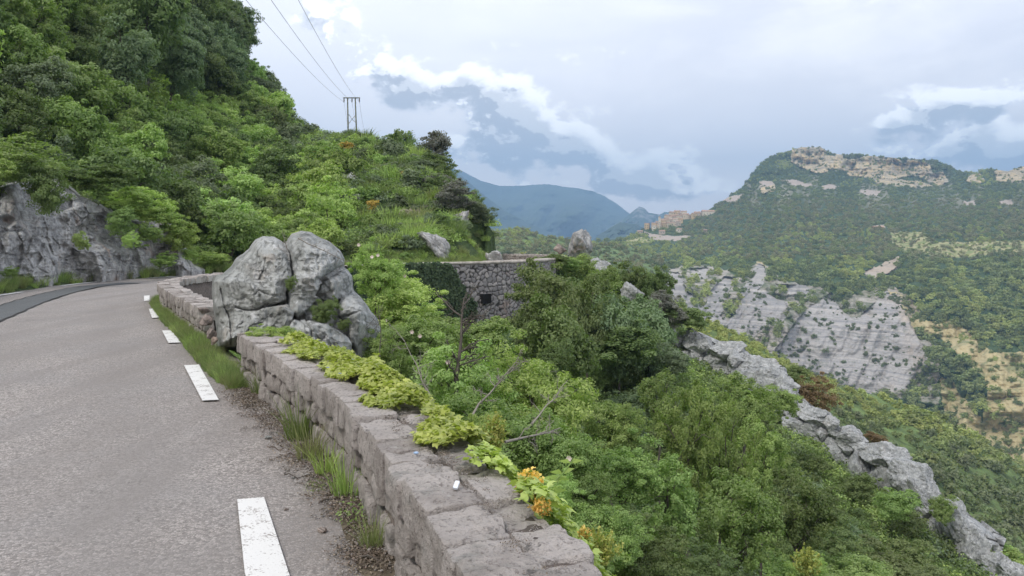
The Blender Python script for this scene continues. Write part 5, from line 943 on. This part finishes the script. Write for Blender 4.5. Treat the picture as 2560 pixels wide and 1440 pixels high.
# wild plant on the wall end next to the boulder, sprigs and flowers
x, y, z = PX(685, 838, 9.0); plant('near_light', 'wall_shrub', 'light green bramble on the far end of the near wall against the boulder', 'shrub', x, y, z, .33, .16, trunk=False)
for px, py, a, b_, d_, kd, lab in [(1210, 1085, 70, 80, 6.0, 'near_light', 'yellow flecked broom bush behind the wall'), (1385, 1235, 80, 70, 4.6, 'near_light', 'light green herb with small leaves behind the orange broom'), (815, 775, 42, 42, 10.2, 'near_dark', 'dark green bush growing in the lower cleft of the boulder'), (728, 705, 17, 24, 10.15, 'near_dark', 'small dark green plant in the central crack of the boulder'), (860, 810, 20, 18, 10.1, 'near_dark', 'sprig below the cleft bush on the boulder'), (1100, 1100, 38, 26, 5.0, 'near_mid', 'feathery green sprig on the wall top'), (1500, 1400, 60, 60, 4.2, 'near_mid', 'green herb rising behind the near corner of the wall')]:
    x, y, z = PX(px, py, d_); r_ = thing('small_shrub', lab, 'shrub', (x, y, z - b_ * d_ / F)); obj('crown', POOL[kd][0][0], r_, (0, 0, b_ * d_ / F), scale=(a * d_ / F, a * d_ / F, b_ * d_ / F))
def spray(name, label, cat, px, py, d_, hpx, wpx, n, mt, size, seed, leaf_mt='leaf_light'):
    rg = np.random.default_rng(seed); x, y, z = PX(px, py + hpx, d_); k = d_ / F; root = thing(name, label, cat, (x, y, z)); st = []; fl = []; lf = []
    for i in range(n):
        an = rg.uniform(0, 6.28); rr = rg.uniform(.1, 1) * wpx * k; hh = hpx * k * rg.uniform(1.2, 2.0) * (1 - .35 * rr / (wpx * k)); q = np.array([[math.cos(an) * rr * t ** 1.3, math.sin(an) * rr * t ** 1.3, hh * t] for t in np.linspace(0, 1, 6)]); st.append(tube(q, np.linspace(.003, .001, 6), 4))
        m_ = 44; t = rg.uniform(.35, 1, m_); fl.append(np.stack([np.interp(t * 5, range(6), q[:, c]) for c in range(3)], 1) + rg.normal(0, .009, (m_, 3))); t = rg.uniform(.1, .9, 8); lf.append(np.stack([np.interp(t * 5, range(6), q[:, c]) for c in range(3)], 1) + rg.normal(0, .01, (8, 3)))
    V, f, _ = cat_meshes(st); obj('stem', mesh('stem', V, f, M['leaf_light'], True, {'v': np.full(len(V), .5)}), root)
    for nm, Q, m_, s_ in (('blossom', np.vstack(fl), mt, size), ('foliage', np.vstack(lf), leaf_mt, size * 1.6)):
        N_ = rg.normal(size=Q.shape); N_[:, 2] += .6; N_ /= np.linalg.norm(N_, axis=1)[:, None]; V, f = leaves(Q, N_, np.full(len(Q), s_), rg, .75); obj(nm, mesh(nm, V, f, M[m_], False, {'v': np.repeat(rg.uniform(0, 1, len(Q)), 4)}), root)
    return root
spray('broom', 'orange yellow flowering broom standing against the ivy on the wall edge', 'broom', 1322, 1212, 3.42, 50, 34, 60, 'broom', .016, 1)
spray('broom', 'orange broom sprig leaning down at the wall corner', 'broom', 1352, 1268, 3.2, 20, 22, 22, 'broom', .014, 2)
spray('broom', 'yellow green flowering broom in the bushes behind the ivy', 'broom', 1235, 1080, 5.6, 60, 42, 46, 'yellow_green', .018, 3)
spray('broom', 'thin broom with few yellow flowers beyond the near wall corner', 'broom', 1500, 1365, 3.6, 60, 60, 34, 'yellow_green', .013, 4)
spray('broom', 'small yellow flower sprig below the light green herb', 'broom', 1465, 1335, 3.5, 16, 22, 10, 'yellow', .012, 6)
spray('broom', 'pale yellow flowering broom low in the right thicket', 'broom', 2015, 1405, 12, 55, 40, 60, 'yellow_green', .035, 5)
# tall milkweed-like stalk with paired leaves
def stalk(label, pts_, d_, seed):
    rg = np.random.default_rng(seed); q = np.array([PX(a, b_, d_) for a, b_ in pts_]); o = q[0].copy(); q = smooth_line(q - o, .02); r_ = thing('tall_herb', label, 'herb', o); V, f = tube(q, np.linspace(.006, .003, len(q)), 6); obj('stem', mesh('stem', V, f, M['leaf_light'], True, {'v': np.full(len(V), .9)}), r_); pa = []
    for i in range(5, len(q), max(3, len(q) // 7)):
        for s_ in (-1, 1):
            dv = np.array([s_ * .8, rg.uniform(-.5, .5), .45]); dv /= np.linalg.norm(dv); B = np.cross(dv, (0, 1, .3)); B /= np.linalg.norm(B); l = .11 * (1 - .45 * i / len(q)); V = np.array([q[i], q[i] + dv * l * .4 + B * l * .2, q[i] + dv * l + (0, 0, -.02), q[i] + dv * l * .4 - B * l * .2]); pa.append((V, [[0, 1, 2, 3]]))
    V, f, _ = cat_meshes(pa); obj('foliage', mesh('foliage', V, f, M['leaf_light'], False, {'v': np.full(len(V), .7)}), r_)
stalk('pale green stalk with paired pointed leaves leaning right beside the orange broom', [(1345, 1250), (1385, 1205), (1410, 1180), (1440, 1140)], 3.8, 1)
stalk('second leafy stalk bending over near the wall corner', [(1370, 1290), (1378, 1240), (1390, 1215), (1400, 1190)], 3.8, 2)
# blue flowers
for i, (px, py, d_) in enumerate([(955, 995, 5.3), (963, 1003, 5.3), (1150, 1066, 4.6), (1143, 1080, 4.6), (820, 920, 6.3), (880, 900, 6.6), (925, 912, 6.2), (850, 935, 6.1), (918, 905, 6.3), (1128, 1084, 4.6)]):
    x, y, z = PX(px, py, d_); pa = []
    for k in range(7):
        an = k * .9; dv = np.array([math.cos(an), math.sin(an) * .6, .5]); B = np.array([-math.sin(an), math.cos(an), .1]); l = .017; pa.append((np.array([(0, 0, 0), dv * l * .6 + B * l * .5, dv * l, dv * l * .6 - B * l * .5]), [[0, 1, 2, 3]]))
    V, f, _ = cat_meshes(pa); tag(obj('blue_flower', mesh('blue_flower', V, f, M['flower'], False, {'v': np.full(len(V), .6)}), loc=(x, y, z)), 'small pale blue flower in the ivy on the wall', 'flower', 'blue flowers in the ivy')
for i, (px, py, d_) in enumerate([(945, 638, 14), (930, 642, 14), (1030, 830, 12.5), (1050, 840, 12.3), (955, 860, 11), (1012, 690, 15), (1120, 905, 10.2), (968, 800, 12.5), (1422, 1146, 8.6), (897, 612, 14)]):
    x, y, z = PX(px, py, d_); pa = []
    for k in range(6):
        an = k * 1.05; dv = np.array([math.cos(an), -.4, math.sin(an)]); B = np.array([-math.sin(an), 0, math.cos(an)]); l = .035; pa.append((np.array([(0, 0, 0), dv * l * .6 + B * l * .5, dv * l, dv * l * .6 - B * l * .5]), [[0, 1, 2, 3]]))
    V, f, _ = cat_meshes(pa); tag(obj('pink_flower', mesh('pink_flower', V, f, M['pink'], False, {'v': np.full(len(V), .6)}), loc=(x, y, z)), 'pale pink rose flower in the bushes beyond the wall', 'flower', 'wild rose flowers')
# small white plastic lighter-like tag and a blue scrap on the wall top
M['white_plastic'] = simple('white_plastic', (.72, .76, .82), .35); M['blue_scrap'] = simple('blue_scrap', (.35, .48, .68), .5)
bm = bmesh.new(); bmesh.ops.create_cube(bm, size=1); bmesh.ops.scale(bm, vec=(.020, .042, .012), verts=bm.verts); bmesh.ops.bevel(bm, geom=bm.edges[:], offset=.003, segments=2); me = bpy.data.meshes.new('plastic_tag'); bm.to_mesh(me); bm.free(); me.materials.append(M['white_plastic'])
x, y, z = PX(1141, 1222, 1.1 * F / 622); tag(obj('plastic_tag', me, loc=(x, y, .566), rot=(.5, .1, -.2)), 'small white plastic piece lying on top of the near wall', 'litter')
bm = bmesh.new(); bmesh.ops.create_icosphere(bm, subdivisions=2, radius=.014); bmesh.ops.scale(bm, vec=(1, .7, .5), verts=bm.verts); me = bpy.data.meshes.new('paper_scrap'); bm.to_mesh(me); bm.free(); me.materials.append(M['blue_scrap'])
x, y, z = PX(1040, 1138, 1.1 * F / 538); tag(obj('paper_scrap', me, loc=(x, y, .562)), 'tiny pale blue scrap on the wall top below the ivy', 'litter')

# ivy over the left half of the retaining wall
rg = np.random.default_rng(12); n = 15000; S_ = rg.uniform(wall_s(-7.7, 33.2), wall_s(*PX(1185, 700, 39.5)[:2]), n); Z = rg.uniform(-4.2, .56, n); px_ = np.array([1280 + F * a / b_ for a, b_ in wall_at(S_)]); c = fbm(np.column_stack([S_ * .7, Z * .7, S_ * 0]), 3, 2)
lim = np.interp(px_, [900, 1118, 1130, 1185], [.7, .55, -.5, -1.5]); keep = (Z < lim + c * .9) & ((px_ < 1128) | (Z < -.6 + (c) * 1.6)); S_, Z, c = S_[keep], Z[keep], c[keep]
w2 = wall_at(S_, 0) + np.stack([np.interp(S_, WS, WN[:, k]) for k in (0, 1)], -1) * (.62 + .13 * rg.uniform(0, 1, len(S_)) + .16 * np.clip(c, 0, 1))[:, None]; P = np.column_stack([w2, Z]); nx = np.stack([np.interp(S_, WS, WN[:, k]) for k in (0, 1)], -1); N_ = np.column_stack([nx, np.full(len(S_), .45)]) + rg.normal(0, .4, (len(S_), 3)); N_ /= np.linalg.norm(N_, axis=1)[:, None]
V, f = leaves(P, N_, np.full(len(P), .17), rg, .8); o = P[0].copy(); tag(obj('wall_ivy', mesh('wall_ivy', V - o, f, M['ivy_dark'], False, {'v': np.repeat(rg.uniform(0, 1, len(P)), 4)}), loc=o), 'dark ivy curtain covering the left half of the retaining wall', 'ivy')

# ------------------------------------------------------------------ bare wood: dead tree, twigs on the boulder, grey branches
def bare(name, label, cat, base, top, d0, d1, n, seed, r0, mt='twig', ln=.8, depth=2):
    rg = np.random.default_rng(seed); a = np.array(PX(*base, d0)); b_ = np.array(PX(*top, d1)); L = np.linalg.norm(b_ - a); pa = []
    def br(p, q, r, lev, nn):
        m_ = [p + (q - p) * t + rg.normal(size=3) * L * .012 * (0 < t < 1) for t in np.linspace(0, 1, 6)]; pa.append(tube(m_, np.linspace(r, r * .3, 6), 5))
        if lev:
            for _ in range(nn):
                t = rg.uniform(.2, 1); s_ = p + (q - p) * t; dv = (q - p) / np.linalg.norm(q - p) * .5 + rg.normal(size=3) * .75; dv /= np.linalg.norm(dv); br(s_, s_ + dv * np.linalg.norm(q - p) * rg.uniform(.22, .5) * ln, r * .42, lev - 1, max(3, nn // 2))
    br(a, b_, r0, depth, n); V, f, _ = cat_meshes(pa); return tag(obj(name, mesh(name, V - a, f, M[mt], True), loc=a), label, cat)
bare('dead_tree', 'bare grey dead tree rising from the bushes in front of the retaining wall', 'tree', (1140, 1010), (1160, 745), 10.2, 10.6, 16, 1, .035, 'bark')
bare('dead_branches', 'tangle of bare grey branches spreading low behind the ivy', 'branches', (1180, 1040), (1290, 905), 8.6, 8.9, 14, 2, .014)
bare('dead_branches', 'bare grey branch reaching right in front of the light oak', 'branches', (1262, 1105), (1400, 1070), 7.6, 8.4, 9, 3, .016, ln=.6)
bare('dead_branches', 'thin bare twigs left of the dead tree', 'branches', (1090, 1020), (1010, 850), 9.6, 10, 12, 4, .012)
bare('dead_branches', 'grey forked branches over the right side of the light oak', 'branches', (1330, 1060), (1420, 950), 8.8, 9.4, 10, 5, .011)
bare('dry_twigs', 'upright dry twigs growing out of the top crack of the boulder', 'twigs', (722, 640), (705, 575), 11.0, 10.9, 7, 6, .008, ln=.9)
bare('dry_twigs', 'dry bramble stem arching over the right shoulder of the boulder', 'twigs', (745, 595), (868, 655), 10.5, 10.6, 9, 7, .009, ln=.4)
bare('dry_twigs', 'thin dark stem with twigs in front of the wild rose', 'twigs', (955, 960), (945, 760), 10, 10.4, 9, 8, .009, 'bark')
bare('dead_tree', 'small bare greyish bush high in the wood above the rock face', 'tree', (350, 260), (370, 205), 60, 60, 14, 9, .06)
bare('dead_tree', 'bare purplish bush on the open spur slope', 'tree', (1065, 560), (1060, 515), 56, 56, 16, 10, .04)

# ------------------------------------------------------------------ power line
M['pole'] = simple('pole_wood', (.20, .21, .17), .8, .2, 1); M['steel'] = simple('steel', (.24, .26, .26), .5); M['insulator'] = simple('insulator', (.10, .09, .08), .3); M['wire'] = simple('wire', (.30, .31, .33), .5)
DP = 112.0; root_p = PX(880, 370, DP); pyl = thing('utility_pole', 'twin pole power line support standing on the crest of the spur', 'power pole', root_p); rp = np.array(root_p)
def at3(px, py, dd=0): return np.array(PX(px, py, DP + dd)) - rp
def part(name, pa, m, parent): V, f, _ = cat_meshes(pa); return obj(name, mesh(name, V, f, m, True), parent)
for a, b_ in (((871, 375), (869, 243)), ((893, 375), (888, 243))): part('pole', [tube([at3(*a), at3(*b_)], [.125, .09], 10)], M['pole'], pyl)
part('crossarm', [tube([at3(858, 244, -.15), at3(900, 244, -.15)], .06, 6), tube([at3(858, 245, .15), at3(900, 245, .15)], .06, 6)], M['steel'], pyl)
part('brace', [tube([at3(872, 286), at3(880, 298), at3(891, 286)], .045, 5), tube([at3(872, 309), at3(880, 298), at3(892, 309)], .045, 5)], M['steel'], pyl)
INS = [(860, 246), (880, 246), (898.5, 246)]
for a, b_ in INS: part('insulator', [tube([at3(a, b_), at3(a, b_ + 3), at3(a, b_ + 10)], [.05, .1, .06], 8)], M['insulator'], pyl)
for i, (x0, xm, ym) in enumerate(((615, 700, 103), (678, 755, 112), (746, 800, 97))):
    e = np.array(PX(INS[i][0], 255, DP)); far_ = np.array(PX(x0, 0, 42.0)); far_[2] = PX(x0, 0, 42.0)[2]; dirv = far_ - e; pts_ = []
    # gentle sag towards the near support, which stands out of view behind the left hill
    for t in np.linspace(0, 1.35, 40): q = e + dirv * t; q[2] -= 2.0 * (t * (1 - t)) * 1.0; pts_.append(q)
    V, f = tube(pts_, .014, 5); tag(obj('power_wire', mesh('power_wire', V, f, M['wire'], True)), ['left power wire running up to the top edge', 'middle power wire running up to the top edge', 'right power wire running up to the top edge'][i], 'wire', 'power line wires')
    q = [np.array(PX(INS[i][0], 255, DP)) + (np.array(PX(INS[i][0] + 18, 345, 165.)) - np.array(PX(INS[i][0], 255, DP))) * t + np.array([0, 0, -3 * t * (1 - t)]) for t in np.linspace(0, 1, 12)]
    V, f = tube(q, .014, 5); tag(obj('power_wire', mesh('power_wire', V, f, M['wire'], True)), ['left power wire going down behind the spur', 'middle power wire going down behind the spur', 'right power wire going down behind the spur'][i], 'wire', 'power line wires')

# ------------------------------------------------------------------ hill village
M['roof'] = simple('roof_tiles', (.42, .27, .19), .9, .25, .3)
VW = [simple('render_%d' % i, c, .9, .15, .4) for i, c in enumerate([(.52, .42, .30), (.60, .50, .36), (.46, .38, .30), (.66, .58, .46), (.56, .42, .24)])]; M['win'] = simple('window_dark', (.06, .055, .05), .4)
def house(px, py, wpx, hpx, lab, tower=False, wi=None, rz=None):
    D = float(mlogD(np.array([px]), np.array([py]), None)[0]) * .985; k = D / F; x, y, z = PX(px, py, D); w_, h_ = wpx * k, hpx * k; dp = w_ * vg.uniform(.6, .9) if not tower else w_; r = thing('village_house' if not tower else 'church_tower', lab, 'house' if not tower else 'tower', (x, y, z - 1.5), 'houses of the hill village', vg.uniform(-.5, .5) if rz is None else rz); h_ += 1.5
    X, Y = w_ / 2, dp / 2; V = np.array([(-X, -Y, -3), (X, -Y, -3), (X, Y, -3), (-X, Y, -3), (-X, -Y, h_), (X, -Y, h_), (X, Y, h_), (-X, Y, h_)]); m_ = VW[vg.integers(5) if wi is None else wi]
    obj('wall', mesh('wall', V, [[0, 1, 5, 4], [1, 2, 6, 5], [2, 3, 7, 6], [3, 0, 4, 7], [4, 5, 6, 7]], m_), r); rh = dp * .2 if not tower else w_ * .6; e = .4
    if tower: RV = np.array([(-X - e, -Y - e, h_), (X + e, -Y - e, h_), (X + e, Y + e, h_), (-X - e, Y + e, h_), (0, 0, h_ + rh)]); RF = [[0, 1, 4], [1, 2, 4], [2, 3, 4], [3, 0, 4], [3, 2, 1, 0]]
    else: RV = np.array([(-X - e, -Y - e, h_ + .02), (X + e, -Y - e, h_ + .02), (X + e, Y + e, h_ + .02), (-X - e, Y + e, h_ + .02), (-X - e, 0, h_ + rh), (X + e, 0, h_ + rh)]); RF = [[0, 1, 5, 4], [2, 3, 4, 5], [1, 2, 5], [3, 0, 4], [3, 2, 1, 0]]
    obj('roof', mesh('roof', RV, RF, M['roof']), r)
    n = max(1, int(w_ / 3.2)); fl = max(1, int((h_ - 1.5) / 3))
    for a in range(min(n, 4)):
        for b_ in range(min(fl, 3)):
            cx = -X + (a + .5) * w_ / min(n, 4); cz = 1.9 + b_ * 2.9; 
            if cz + 1.3 > h_: continue
            obj('window', mesh('window', [(cx - .5, -Y - .05, cz), (cx + .5, -Y - .05, cz), (cx + .5, -Y - .05, cz + 1.3), (cx - .5, -Y - .05, cz + 1.3), (cx - .5, -Y + .1, cz), (cx + .5, -Y + .1, cz), (cx + .5, -Y + .1, cz + 1.3), (cx - .5, -Y + .1, cz + 1.3)], [[0, 1, 2, 3], [4, 0, 3, 7], [1, 5, 6, 2], [3, 2, 6, 7]], M['win']), r)
    return r
vl = 'pale stone house with tiled roof packed in the hill village'
for row, (y0, y1, xa, xb, n) in enumerate([(568, 566, 1614, 1642, 2), (571, 560, 1630, 1702, 6), (563, 552, 1640, 1706, 6), (556, 544, 1650, 1712, 6), (549, 538, 1664, 1715, 5), (542, 535, 1676, 1700, 2), (545, 540, 1708, 1752, 4)]):
    for i in range(n):
        t = (i + .5) / n; house(xa + (xb - xa) * t + vg.uniform(-1.5, 1.5), y0 + (y1 - y0) * t + vg.uniform(-1, 1), vg.uniform(9, 14), vg.uniform(6, 9.5), vl)
house(1617, 571, 11, 12, 'ochre house at the lower left end of the hill village', wi=4); house(1649, 569, 4.5, 26, 'slim church tower rising above the left half of the village', True, 3, .1); house(1770, 537, 30, 8, 'long pale building alone at the right end of the village', wi=3, rz=0); house(1743, 541, 14, 10, 'light house just left of the long building', wi=1, rz=0)
house(1697, 578, 12, 6, 'small house with a bright wall below the village', wi=3, rz=.2); house(1764, 580, 12, 5, 'small pink roofed house on the slope right of the village', wi=2); house(1655, 583, 14, 6, 'pinkish house on the bare terrace below the village', wi=2, rz=0); house(2195, 573, 22, 5, 'lone orange roofed farmhouse in the middle of the big slope', wi=4, rz=0); house(1600, 583, 13, 5, 'low house at the foot of the ridge left of the village', wi=2)

# ------------------------------------------------------------------ far woods (seen as one mass)
def far_crown(seed, n, size, mt):
    V, f, v, L, Cc = crown(seed, n, size, lumps=7, clumps=40, cr=.22, shape=(1, 1, .85)); return mesh('far_crown', V, f, M[mt], False, {'v': v})
for k_, a_, b_ in (('mid', (0.167, 0.226, 0.063), (0.333, 0.396, 0.107)), ('dark', (0.108, 0.158, 0.052), (0.233, 0.287, 0.089)), ('blue', (0.117, 0.158, 0.067), (0.217, 0.259, 0.107)), ('grey', (0.217, 0.232, 0.103), (0.384, 0.369, 0.170)), ('light', (0.250, 0.320, 0.067), (0.467, 0.519, 0.116)), ('rust', (0.233, 0.164, 0.045), (0.467, 0.328, 0.089))): M['far_' + k_] = leaf_mat('far_' + k_, a_, b_, trans=.3)
FC = [far_crown(400 + i, 520, .30, mt) for i, mt in enumerate(('far_mid', 'far_mid', 'far_dark', 'far_blue', 'far_dark', 'far_grey', 'far_grey', 'far_light', 'far_light', 'far_rust'))]
def forest(name, label, P, X, Y, R0, typ, dens, seed, nv0=None):
    rg = np.random.default_rng(seed); nu, nv = X.shape; D = P[:nu, :nv, 1]; ax = np.abs(np.gradient(X, axis=0)); ay = np.abs(np.gradient(Y, axis=1)); R = R0(X, Y); rp_ = R / D * F; ex = ax * ay / (1.35 * rp_ * rp_ * 1.35 * .5) * dens(X, Y); k = rg.poisson(np.clip(ex, 0, 50)); I, J = np.nonzero(k); rep_ = k[I, J]; I = np.repeat(I, rep_); J = np.repeat(J, rep_); n = len(I)
    I2 = np.clip(I + 1, 0, nu - 1); J2 = np.clip(J + 1, 0, nv - 1); a = rg.uniform(0, 1, n)[:, None]; b_ = rg.uniform(0, 1, n)[:, None]; Q = P[I, J] * (1 - a) * (1 - b_) + P[I2, J] * a * (1 - b_) + P[I, J2] * (1 - a) * b_ + P[I2, J2] * a * b_; r = R[I, J] * (.5 + 1.1 * rg.uniform(0, 1, n) ** 1.3)
    Q[:, 2] += r * .25; ix = typ(X[I, J], Y[I, J], rg, n); print(name, n); return scatter(name, Q, r, ix, FC, label, 'woods')
def dm(X, Y):
    m_ = np.ones(X.shape)
    for k, wp, q in (('scree', 9, .62), ('shale', 8, .05), ('yellow', 9, .16), ('cliff', 3, .16), ('bare', 4, .03), ('field', 4, .38)): m_ = np.where(pmask(k, X, Y, wp), q, m_)
    m_ = np.where(pmask('shale', X, Y, 8), m_ * np.clip(1 + 7 * Nz(X, Y, 30, 3, 66), .05, 5), m_)
    vill = (X > 1610) & (X < 1720) & (Y > 532) & (Y < 574 - (X - 1610) * .1); m_ = np.where(vill, .05, m_); m_ = np.where((X > 1745) & (X < 1790) & (Y < 540) & (Y > 524), .1, m_)
    br_ = Nz(X, Y, 40, 4, 61); return m_ * np.where(Y < 520, np.clip(.95 + br_ * .7, .35, 1), 1)
def mR(X, Y): return np.where(Y > 640, 3.0, np.where(Y < 540, 2.3, 2.5)) * (1 + .25 * Nz(X, Y, 60, 3, 62)) * np.where(pmask('shale', X, Y, 8), .45, 1) * np.where(pmask('field', X, Y, 4), .6, 1) * np.where(pmask('yellow', X, Y, 9), .7, 1)
def mT(x, y, rg, n):
    z = fbm(np.column_stack([x / 70, y / 45, x * 0]), 4, 63); br_ = ((x < 1900) & (y > 590) & (y < 700)) * .5 + ((x > 1900) & (x < 2150) & (y > 640) & (y < 740)) * .35 + ((y > 640) & (x > 2200)) * .15; up = (y < 480) * .4; u = rg.uniform(-.25, .25, n) + z * 1.5
    t = np.where(u + br_ > .38, rg.integers(7, 9, n), np.where(u - br_ + up > .12, rg.integers(2, 5, n), rg.integers(0, 3, n))); ol = (y > 500) & (y < 650) & (rg.uniform(0, 1, n) < .5) & (x > 1700); t = np.where(ol, rg.integers(5, 7, n), t); t = np.where(pmask('shale', x, y, 8), 3, t); return t
forest('mountain_woods', 'oak and olive woods covering the big mountain across the valley', MS, mx_, my_, mR, mT, dm, 1)
def sT(x, y, rg, n):
    e = np.interp(x, [1700, 2000, 2250, 2560], [780, 935, 1010, 1185]); u = (y - e) / 90 + (x - 2200) / 500 + rg.uniform(-.5, .5, n) + .8 * fbm(np.column_stack([x / 80, y / 60, x * 0]), 3, 64); return np.where(u < .35, rg.integers(7, 9, n), np.where(u < .85, rg.integers(0, 2, n), rg.integers(2, 5, n)))
forest('slope_woods', 'bright green scrub and young wood on the near valley slope behind the rock ridge', SS, sx_, sy_, lambda X, Y: np.interp(X, [1700, 2100, 2300, 2700], [.9, 1.1, 1.9, 2.4]), sT, lambda X, Y: np.ones(X.shape) * 1.15, 2)
forest('hill_woods', 'pale green terraced wood on the low hill beyond the bend', HS, hx_, hy_, lambda X, Y: 2.2 + 0 * X, lambda x, y, rg, n: np.where(rg.uniform(0, 1, n) < .45, rg.integers(5, 7, n), np.where(y > 615, rg.integers(2, 4, n), rg.integers(7, 9, n))), lambda X, Y: .95 + 0 * X, 3)

# ------------------------------------------------------------------ air
m_ = bpy.data.materials.new('haze'); m_.use_nodes = True; nt = m_.node_tree; nt.nodes.remove(nt.nodes['Principled BSDF']); pv_ = nt.nodes.new('ShaderNodeVolumePrincipled'); pv_.inputs['Color'].default_value = (.41, .67, 1.0, 1); pv_.inputs['Density'].default_value = 2.4e-4; pv_.inputs['Anisotropy'].default_value = .0; nt.links.new(pv_.outputs[0], nt.nodes['Material Output'].inputs['Volume'])
x0, x1, y0, y1, z0, z1 = -7000, 7000, -500, 7500, -261.5, 800
hz = obj('haze', mesh('haze', [(x0, y0, z0), (x1, y0, z0), (x1, y1, z0), (x0, y1, z0), (x0, y0, z1), (x1, y0, z1), (x1, y1, z1), (x0, y1, z1)], [[0, 3, 2, 1], [4, 5, 6, 7], [0, 1, 5, 4], [1, 2, 6, 5], [2, 3, 7, 6], [3, 0, 4, 7]], m_)); hz['kind'] = 'stuff'; hz['label'] = 'thin blue haze filling the valley air'; hz['category'] = 'haze'
